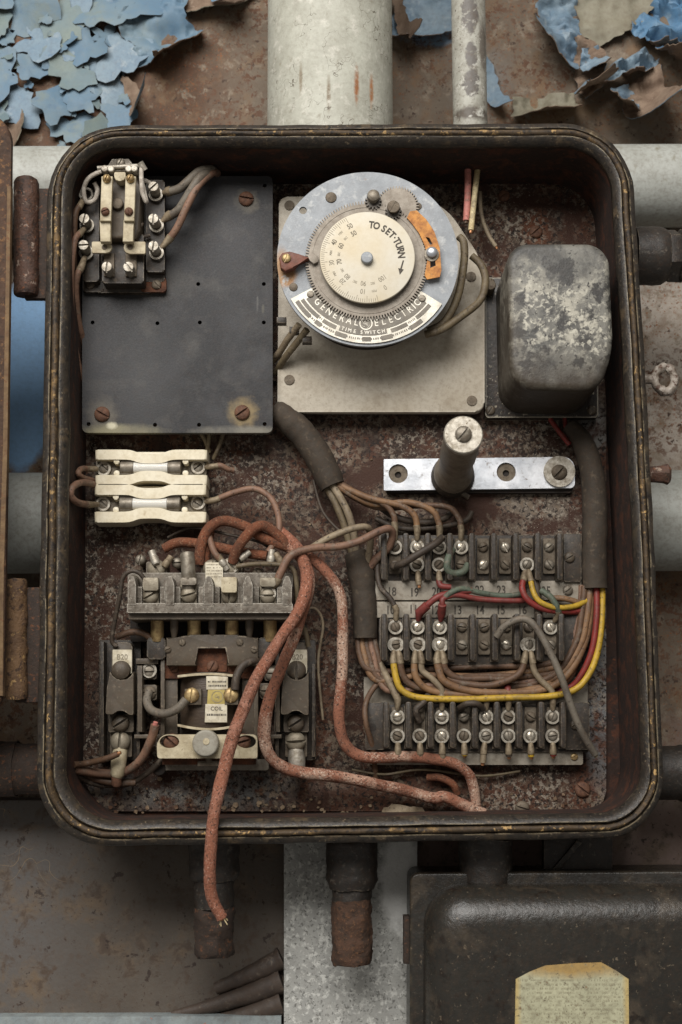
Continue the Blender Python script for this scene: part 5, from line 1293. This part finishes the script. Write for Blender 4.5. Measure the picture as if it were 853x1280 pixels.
wire('brown wire from under the lower fuse to the head of the contactor', [(258, 652, 30), (262, 672, 50), (268, 690, 58), (276, 700, 56)], 3.9, m_pinkt, G_B, l1=(289, 708, 54))
wire('brown loop at the left of the lower fuse', [(122, 607, 30), (104, 603, 76), (91, 609, 104), (89, 620, 106), (97, 628, 92), (110, 631, 52)], 4.2, m_pinkt, G_B, l1=(129, 630, 33))
wire('short brown loop at the left of the upper fuse', [(122, 602, 24), (106, 598, 56), (98, 592, 70), (102, 586, 62), (110, 586, 44)], 3.6, m_pinkt, G_B, l1=(130, 586, 33))
wire('short brown wire at the right of the upper fuse', [(268, 583, 34), (276, 582, 34), (284, 586, 30), (292, 588, 26)], 3.6, m_pinkt, G_B, l0=(248, 584, 33))
for i, (x0, y0, x1, y1) in enumerate(((262, 540, 258, 566), (280, 540, 267, 574), (250, 538, 262, 565))):
    wire(('middle', 'rightmost', 'leftmost')[i] + ' thin tan wire slipping under the slate toward the fuse', [(x0, y0, 26), ((x0 + x1) / 2 + 1, (y0 + y1) / 2, 22), (x1, y1, 14)], 2.6, m_olive, 'thin wires below the slate')
wire('tan wire curling from the contactor right terminal to the left sheath', [(346, 728, 76), (352, 714, 78), (364, 694, 76), (392, 685, 70), (424, 683, 64), (450, 676, 62), (472, 665, 60), (486, 661, 56), (491, 668, 48), (486, 684, 38), (470, 700, 30), (458, 716, 24)], 4.8, m_pinkt, 'tan loops by the left sheath', l0=(336, 742, 75))
wire('shorter tan loop above the long one by the left sheath', [(388, 686, 58), (412, 672, 60), (440, 661, 60), (458, 659, 56), (463, 668, 46), (462, 690, 32), (455, 715, 24)], 4.2, m_tan, 'tan loops by the left sheath')
# control leads of the contactor
wire('thin dark lead looping from the left overload up to the contactor head', [(146, 808, 50), (140, 800, 52), (144, 775, 60), (150, 745, 70), (154, 722, 74), (164, 714, 76), (174, 716, 76), (181, 724, 74)], 2.7, m_darkw, 'contactor control leads')
wire('thin tan lead running along the contactor head and down its right side', [(296, 708, 58), (320, 705, 62), (352, 706, 66), (366, 711, 66), (371, 730, 64), (373, 770, 58), (382, 790, 54), (386, 808, 50)], 2.9, m_olive, 'contactor control leads')
wire('brown lead bending into the left side terminal of the contactor', [(146, 796, 40), (166, 790, 46), (184, 794, 50), (194, 808, 48)], 4.0, m_brown, 'contactor control leads', l1=(187, 838, 43))
wire('grey lead hooked into the left coil screw', [(187, 864, 42), (184, 876, 50), (190, 888, 58), (206, 892, 66), (222, 886, 70), (233, 874, 70)], 5.2, m_greyw, 'contactor control leads')
wire('dark lead arching from the right coil screw', [(294, 862, 70), (296, 846, 70), (304, 832, 66), (318, 826, 60), (330, 832, 46)], 5.0, m_darkw, 'contactor control leads')
wire('brown wire with a pink cut end beside the left overload', [(92, 962, 50), (120, 966, 30), (152, 966, 30), (176, 950, 46), (190, 922, 60), (194, 906, 66)], 5.2, m_pinkt, 'wires at the lower left corner', tip1=m_pinkw)
wire('thin brown wire crossing in front of the left ferrule', [(92, 956, 60), (110, 954, 44), (134, 948, 54), (148, 942, 58)], 3.8, m_brown, 'wires at the lower left corner', tip1=m_copper)
wire('dark wire lying lowest in the left corner', [(94, 968, 40), (120, 980, 18), (160, 980, 18), (190, 962, 26), (206, 945, 30)], 3.6, m_darkw, 'wires at the lower left corner')
wire('brown wire bending along the bottom of the left wall', [(96, 974, 30), (110, 972, 22), (140, 978, 22), (170, 978, 22)], 4.4, m_brown, 'wires at the lower left corner')
# wires of the relay
G_R = 'wires on the relay'
wire('thick grey wire from the top right nut of the relay', [(209, 240, 76), (224, 236, 82), (236, 226, 86), (250, 214, 84), (264, 212, 70), (268, 216, 44)], 5.6, m_greyw, G_R, l0=(195, 243, 76))
wire('thick grey wire from the middle right nut of the relay', [(210, 271, 76), (224, 262, 82), (238, 240, 88), (252, 220, 86), (266, 214, 66)], 5.6, m_greyw, G_R, l0=(196, 282, 76))
wire('brownish wire from the lower right nut of the relay', [(211, 300, 76), (222, 284, 82), (234, 258, 88), (248, 232, 88), (266, 216, 72), (272, 217, 46)], 4.8, m_pinkt, G_R, l0=(196, 316, 76))
wire('brown wire from the upper left nut of the relay down the slate edge', [(101, 256, 92), (95, 266, 96), (93, 290, 92), (93, 330, 80), (95, 372, 60), (100, 404, 44), (108, 430, 30)], 3.8, m_brown, G_R, l0=(108, 243, 78))
wire('brown wire from the middle left nut of the relay down the slate edge', [(101, 291, 92), (94, 300, 100), (90, 330, 100), (89, 370, 92), (91, 410, 76), (97, 450, 50), (108, 486, 24)], 3.8, m_pinkt, G_R, l0=(109, 282, 76))
wire('brown wire from the lower left nut of the relay down the slate edge', [(102, 334, 90), (97, 344, 90), (95, 362, 84), (97, 394, 66), (102, 418, 48), (109, 440, 30)], 4.2, m_pinkt, G_R, l0=(108, 316, 76))
# time switch leads
wire('brown cloth lead looping at the right edge of the time switch disc', [(574, 296, 90), (580, 304, 92), (580, 330, 90), (572, 372, 86), (556, 402, 84), (535, 414, 80)], 4.8, m_olive, 'time switch leads')
wire('outer brown cloth lead looping past the right plate screw', [(590, 320, 70), (602, 332, 72), (607, 352, 74), (600, 376, 78), (576, 396, 84), (552, 412, 86), (532, 418, 80)], 4.8, m_olive, 'time switch leads')
wire('upper brown cloth lead leaving the time switch at its lower left', [(384, 412, 76), (370, 430, 62), (356, 448, 46), (345, 466, 22)], 4.4, m_olive, 'time switch leads')
wire('lower brown cloth lead leaving the time switch at its lower left', [(374, 406, 76), (360, 424, 60), (350, 440, 44), (340, 452, 24)], 4.4, m_tan, 'time switch leads')
# loose wires at the top right
wire('pink wire hanging cut from the box top', [(585, 205, 44), (585, 240, 52), (583, 276, 54)], 4.2, m_pinkw, 'loose wires hanging at the top', tip1=m_brown)
wire('cream wire hanging cut beside the pink one', [(598, 205, 40), (594, 240, 54), (589, 288, 58)], 3.6, m_creamw, 'loose wires hanging at the top', tip1=m_copper)
wire('thin grey wire hanging cut lowest at the box top', [(600, 240, 24), (602, 268, 28), (610, 292, 30), (620, 308, 30)], 2.8, m_tan, 'loose wires hanging at the top', tip1=m_copper)
wire('dark loop lying behind the brown wires under the standing post', [(478, 636, 12), (500, 648, 18), (530, 653, 18), (556, 648, 16), (568, 636, 10)], 4.2, m_darkw, 'dark loops under the standing post')
wire('second dark loop closer to the top terminal block', [(470, 648, 10), (500, 660, 14), (540, 660, 14), (580, 652, 12), (590, 640, 8)], 3.6, m_darkw, 'dark loops under the standing post')
wire('fine dark wire straying between the sheaths', [(392, 600, 14), (404, 640, 18), (430, 668, 22), (448, 676, 22)], 1.8, m_darkw, 'fine stray wires')
wire('fine dark wire straying above the contactor head', [(210, 672, 20), (240, 660, 30), (285, 668, 40), (330, 680, 40), (345, 700, 30)], 1.8, m_darkw, 'fine stray wires')
wire('fine grey wire hooked round the right edge of the contactor', [(372, 770, 40), (392, 760, 36), (404, 780, 28), (398, 830, 22), (404, 900, 18)], 1.7, m_tan, 'fine stray wires')
wire('fine tan wire lying under the bottom terminal block', [(440, 962, 12), (480, 968, 14), (530, 962, 12), (600, 970, 10), (650, 964, 8)], 1.6, m_olive, 'fine stray wires')
# taped bundles
def rprof(ks):
    def f(t):
        for (t0, r0), (t1, r1) in zip(ks, ks[1:]):
            if t <= t1: return r0 + (r1 - r0) * (t - t0) / (t1 - t0)
        return ks[-1][1]
    return f
def bundle(label, pts, rp):
    bm = BM(); tube(bm, [W(*p) for p in pts], rprof(rp), 22, 9, 0.06)
    return solo('cable_sheath', label, 'cable sheath', bm, m_tape, 'taped cable sheaths', base=W(*pts[-1]), ang=70)
bundle('brown taped cable sheath below the time switch', [(345, 512, 22), (358, 522, 24), (380, 544, 24), (400, 574, 24), (416, 608, 24)], [(0, 15), (.3, 17), (.8, 17.5), (1, 16)])
bundle('dark taped sheath running down left of the terminal blocks', [(444, 690, 20), (452, 718, 20), (456, 750, 20), (457, 798, 20)], [(0, 13), (.3, 17), (.55, 15.5), (1, 14.5)])
bundle('wide brown taped sheath down the right side of the box', [(712, 532, 16), (728, 552, 22), (740, 590, 26), (744, 640, 26), (743, 690, 26), (744, 736, 26)], [(0, 10), (.25, 14), (.6, 15.5), (1, 15.5)])
# wires from the left sheath
G_L = 'wires from the brown sheath'
wire('tan wire leaving the brown sheath nearest its lower edge', [(404, 602, 22), (418, 626, 28), (430, 655, 28), (440, 690, 24)], 4.6, m_olive, G_L)
wire('pale tan wire leaving the brown sheath toward the lower sheath', [(414, 604, 28), (430, 630, 34), (440, 656, 34), (446, 692, 26)], 4.6, m_tan, G_L)
wire('brown wire from the sheath to the first top terminal', [(418, 600, 24), (450, 618, 32), (480, 630, 34), (492, 644, 34), (494, 658, 33)], 3.8, m_brown, G_L, l1=(494, 684, 30.5))
wire('brown wire from the sheath to the second top terminal', [(420, 604, 26), (460, 622, 34), (500, 632, 36), (518, 644, 36), (522, 662, 34)], 4.0, m_brownl, G_L, l1=(521.5, 684, 30.5))
wire('brown wire from the sheath to the third top terminal', [(422, 608, 28), (465, 630, 28), (510, 628, 34), (540, 638, 36), (549, 654, 35), (550, 662, 34)], 4.0, m_brownl, G_L, l1=(549, 684, 30.5))
wire('brown wire from the sheath to the fourth top terminal', [(424, 610, 22), (470, 634, 24), (524, 632, 26), (560, 634, 30), (574, 648, 32), (577, 662, 33)], 3.8, m_brown, G_L, l1=(576.5, 684, 30.5))
wire('dark wire slanting across the first three top terminals', [(490, 708, 34), (504, 704, 46), (524, 692, 52), (544, 680, 50), (553, 672, 42)], 4.6, m_darkw, 'jumpers on the top terminal block')
wire('grey green loop hooked on the fourth top terminal', [(566, 686, 38), (560, 700, 44), (560, 712, 44), (568, 717, 42), (580, 714, 40), (585, 706, 34)], 4.4, m_green, 'jumpers on the top terminal block')
wire('dark wire dropping past the numbers to the first middle terminal', [(474, 688, 24), (472, 715, 28), (476, 734, 32), (488, 748, 34), (496, 762, 34)], 3.4, m_darkw, 'jumpers on the top terminal block', l1=(494.5, 784, 30.5))
wire('stub of brown wire below the second top terminal', [(523, 722, 33), (524, 731, 33)], 3.6, m_tan, 'cut stubs on the top terminal block', l0=(521.5, 706, 30.5), tip1=m_copper)
wire('stub with a red sleeve below the third top terminal', [(549, 722, 33), (551, 732, 36), (564, 734, 36)], 3.8, m_sleeve, 'cut stubs on the top terminal block', l0=(549, 706, 30.5))
wire('red sleeved lug wire slanting to the second middle terminal', [(524, 766, 36), (536, 755, 42), (548, 746, 44), (562, 742, 42), (590, 738, 38)], 4.0, m_sleeve, 'red sleeved leads', l1=None, l0=(522, 784, 30.5), sleeve=m_sleeve)
wire('red sleeved lug wire standing on the third middle terminal', [(552, 768, 38), (553, 757, 46), (555, 748, 46), (572, 744, 42), (600, 749, 36), (640, 751, 34), (662, 750, 30)], 3.5, m_sleeve, 'red sleeved leads', l0=(550, 784, 30.5), sleeve=m_sleeve)
wire('grey green wire lying along the number strip', [(552, 752, 44), (562, 742, 46), (578, 736, 42), (600, 741, 36), (630, 745, 32), (656, 742, 30)], 3.6, m_green, None)
# seventh top terminal leads
wire('red lead curving down from the seventh top terminal', [(655, 722, 36), (653, 736, 42), (660, 750, 44), (676, 760, 42), (700, 764, 38), (728, 763, 30), (744, 752, 26)], 4.0, m_red, 'coloured leads at the seventh top terminal', l0=(659, 706, 31.5))
wire('yellow lead looping right from the seventh top terminal', [(663, 722, 38), (667, 740, 44), (675, 752, 46), (692, 759, 44), (712, 759, 40), (726, 755, 34), (738, 748, 28)], 3.4, m_yel, 'coloured leads at the seventh top terminal', l0=(659, 706, 29.5))
wire('brown loop behind the yellow lead', [(686, 748, 30), (704, 748, 34), (722, 753, 32), (728, 758, 30)], 3.6, m_brownl, None)
wire('dark sleeve dropping from the seventh top terminal behind the yellow lead', [(669, 724, 34), (672, 742, 36), (673, 764, 34), (676, 800, 36)], 4.8, m_darkw, None)
wire('grey green lead reaching the eighth middle terminal', [(676, 738, 40), (688, 746, 44), (696, 758, 44), (699, 768, 38)], 4.0, m_green, None, l1=(688.4, 784, 30.5))
wire('long grey wire bending from the middle terminals down past the bottom block', [(621, 796, 48), (632, 782, 54), (650, 774, 58), (664, 778, 60), (680, 800, 62), (700, 842, 62), (712, 876, 58), (726, 912, 52), (744, 943, 40)], 4.4, m_greyw, None, tip1=m_tan)
# leads leaving the middle block downward
G_M = 'leads below the middle terminal block'
bx = {0: (494.5, 806), 1: (522, 806), 2: (550, 806), 6: (660.7, 806)}
def below(i, dx, label, pts, mat, r=4.2):
    x, y = bx[i]
    wire(label, [(x + dx, y + 18, 36)] + pts, r, mat, G_M, l0=(x + dx * .3, y, 30.5 if dx < 0 else 32.0))
below(0, -3, 'yellow wire sweeping from the first middle terminal to the right sheath', [(495, 846, 38), (502, 862, 38), (524, 872, 38), (580, 874, 38), (640, 872, 38), (690, 870, 38), (722, 860, 38), (741, 834, 36), (750, 800, 34), (753, 760, 30), (753, 733, 28)], m_yel, 4.0)
below(0, 6, 'brown wire beside the yellow one on the first middle terminal', [(503, 842, 34), (514, 856, 32), (540, 862, 30), (600, 864, 28)], m_brown)
below(1, -4, 'light brown wire on the second middle terminal dipping to the bundle', [(520, 846, 36), (536, 862, 34), (570, 868, 32), (640, 866, 30), (690, 856, 28)], m_brownl)
below(1, 5, 'grey brown wire on the second middle terminal', [(528, 838, 34), (540, 848, 34), (552, 862, 34), (552, 874, 33)], m_tan, 3.8)
below(2, -4, 'orange brown wire on the third middle terminal dipping to the bundle', [(549, 838, 36), (556, 852, 36), (580, 862, 34), (620, 866, 34), (680, 862, 30), (712, 840, 30), (732, 800, 30), (738, 760, 28), (738, 733, 26)], m_brownl, 4.6)
below(2, 5, 'dull brown wire beside the orange brown one', [(558, 838, 34), (575, 848, 32), (610, 848, 30), (640, 850, 28)], m_brown)
below(6, -5, 'brown wire turning left from the seventh middle terminal', [(652, 838, 36), (640, 848, 36), (610, 857, 34), (575, 853, 32), (560, 846, 30)], m_brown)
below(6, 5, 'brown wire turning right from the seventh middle terminal', [(668, 838, 34), (676, 850, 34), (690, 864, 34), (692, 876, 32)], m_tan, 3.8)
# the horizontal bundle from left sheath to right sheath
G_H = 'brown wires bundled between the terminal blocks'
labs = ['topmost', 'second', 'third', 'fourth', 'lowest']
for i in range(5):
    yb = 836 + i * 6.2; xl = 448 + i * 4.6; xr = 718 + (i % 3) * 9
    wire(labs[i] + ' brown wire of the bundle running between the terminal blocks',
         [(xl, 794, 20), (xl + 2 + i, 818, 24), (xl + 16 + i * 2, yb + (8 if i % 2 else 2), 26), (520 + i * 8, yb + 2, 20 + (i % 2) * 7), (600, yb + (3 if i % 2 else -3), 18 + (i % 3) * 5), (672, yb - 4, 22), (700 + i * 3, yb - 14, 24), (xr, 795, 24 + i), (xr + 8, 760, 24 + i), (xr + 9, 732, 24)], 4.0, (m_brown, m_brownl, m_brown, m_pinkt, m_brown)[i], G_H)
wire('red wire descending from the right sheath beside the yellow one', [(746, 733, 30), (746, 770, 34), (741, 810, 34), (728, 842, 30), (712, 860, 24), (680, 868, 20)], 3.9, m_red, None)
for i, (x, mt) in enumerate(((732, m_brownl), (725, m_brown))):
    wire(('inner', 'outer')[i] + ' brown wire turning from the right sheath behind the grey wire', [(738 - i * 7, 733, 28), (x + 2, 770, 32), (x - 6, 806, 32), (x - 30, 842, 28), (x - 70, 858, 20)], 4.2, mt, 'brown wires turning under the right sheath')
wire('red wire at the top of the right sheath', [(688, 524, 12), (698, 538, 16), (712, 556, 20)], 3.2, m_red, None, tip0=m_copper)
wire('thin red wire with a cream end under the transformer', [(706, 520, 12), (708, 538, 16), (716, 552, 18)], 2.6, m_red, None)
# leads into the bottom block from above
G_T = 'leads into the bottom terminal block'
tops_ = [(0, m_tan, 'brown', (474, 826)), (2, m_olive, 'tan', (545, 852)), (4, m_tan, 'grey', (602, 852)), (5, m_sleeve, 'red sleeved', (634, 858)), (7, m_brownl, 'light brown', (684, 852))]
for i, mt, nm, (tx, ty) in tops_:
    x = 497 + 27.7 * i
    wire(nm + ' lead coming down to a bottom block terminal', [(x + .5, 874, 34), (x + (tx - x) * .25, 862, 32), (tx, ty, 24)], 4.2, mt, G_T, l0=(x, 896, 30.5), lr=8.8)
wire('dark loop across the tops of the bottom block between its fourth and fifth terminals', [(574, 886, 34), (584, 880, 46), (596, 880, 46), (604, 886, 36)], 4.0, m_darkw, None)
wire('dark twisted lead on the second bottom terminal', [(525, 902, 34), (520, 888, 40), (530, 878, 38), (536, 868, 30)], 4.2, m_darkw, None)
G_S = 'cut stubs below the bottom terminal block'
for i, mt, nm, L in ((0, m_brown, 'brown', 5), (1, m_tan, 'grey tan', 6), (2, m_tan, 'pale', 8), (3, m_yel, 'yellow tipped', 4), (4, m_tan, 'longest tan', 14), (5, m_darkw, 'dark', 6), (6, m_yel, 'yellow', 6), (7, m_red, 'orange red', 5)):
    x = 497 + 27.7 * i
    dx = -4 if i == 4 else 1
    wire(nm + ' cut wire stub under the bottom terminal block', [(x + dx * .7, 937, 32), (x + dx * .85, 939 + L * .5, 31), (x + dx, 939 + L, 30)], 3.9, mt, G_S, l0=(x, 920, 31.5), tip1=m_copper, lr=8.8)
wire('thin brown wire dropping at the left end of the bottom block', [(484, 842, 22), (466, 862, 24), (457, 882, 34), (458, 905, 38), (466, 935, 26), (470, 972, 10)], 3.4, m_brown, None)
wire('brown stub of cloth wire lying at the box bottom', [(535, 972, 8), (550, 972, 14), (566, 980, 14), (572, 992, 8)], 4.6, m_clothd, None)
bm = BM()
bm2 = sheet([(480, 1010), (500, 1006), (530, 1009), (534, 1022), (500, 1024), (478, 1018)], 10, lambda a, b: 0, thick=2, cuts=2, crumple=2.5, seed=44)
bm.free()
solo('dry_leaf', 'crumpled pale brown scrap lying at the box bottom', 'leaf', bm2, [m_tan, m_tan], base=W(505, 1020, 2), ang=60)

bm = BM()
for k in range(150):
    u = random.random()
    x, y = (random.uniform(110, 755), 1016 - abs(random.gauss(0, 14))) if u < .6 else (random.uniform(110, 750), random.uniform(540, 1010))
    c = W(x, y, 1.2); n = random.randint(4, 6); r = random.uniform(.8, 2.6) * (1.5 if u < .6 else .9); ph = random.uniform(0, 6)
    vs = [bm.verts.new((c.x + r * random.uniform(.6, 1.2) * math.cos(ph + 2 * PI * i / n), c.y + r * random.uniform(.5, 1.1) * math.sin(ph + 2 * PI * i / n), 1.0 + random.uniform(0, 2.4))) for i in range(n)]
    f = bm.faces.new(vs); ex = bmesh.ops.extrude_face_region(bm, geom=[f])
    for v in [g for g in ex['geom'] if isinstance(g, bmesh.types.BMVert)]: v.co.z -= .8
solo('debris', 'small rust and paint crumbs scattered over the box back', 'debris', bm, material('pale_crumbs', (134, 116, 94), (84, 60, 44), 0.06, (0.45, 0.55), rough=.9), kind='stuff', base=W(430, 1010, 0))

# ------------------------------------------------------------------ camera, light
cam = bpy.data.cameras.new('camera'); co = bpy.data.objects.new('camera', cam); COL.objects.link(co)
cam.sensor_fit = 'VERTICAL'; cam.sensor_height = 36; cam.sensor_width = 24; cam.lens = F / 1280 * 36
cam.clip_start = 0.02; cam.clip_end = 50
co.location = (0, -D * S, Z0)
co.rotation_euler = (PI / 2 + TILT, 0, 0)
cam.dof.use_dof = True; cam.dof.focus_distance = (D - 60) * S; cam.dof.aperture_fstop = 11
sc.camera = co
w = bpy.data.worlds.new('World'); sc.world = w; w.use_nodes = True
bg = w.node_tree.nodes['Background']; bg.inputs['Color'].default_value = (1.0, 0.95, 0.88, 1); bg.inputs['Strength'].default_value = AMB
def area(name, loc, target, sx, sy, power, col):
    l = bpy.data.lights.new(name, 'AREA'); l.shape = 'RECTANGLE'; l.size = sx; l.size_y = sy; l.energy = power; l.color = col
    o = bpy.data.objects.new(name, l); COL.objects.link(o); o.location = loc
    o.rotation_euler = (Vector(target) - Vector(loc)).to_track_quat('-Z', 'Y').to_euler()
tgt = (0.0, 0.0, Z0 + 0.16)
area('window_light', (-0.35, -1.35, Z0 + 1.10), tgt, 1.4, 0.9, KEY, (1.0, 0.97, 0.93))
sc.view_settings.view_transform = 'Standard'; sc.view_settings.look = 'None'; sc.view_settings.exposure = EXPO; sc.view_settings.gamma = 1
sc.cycles.max_bounces = 6; sc.cycles.use_denoising = True
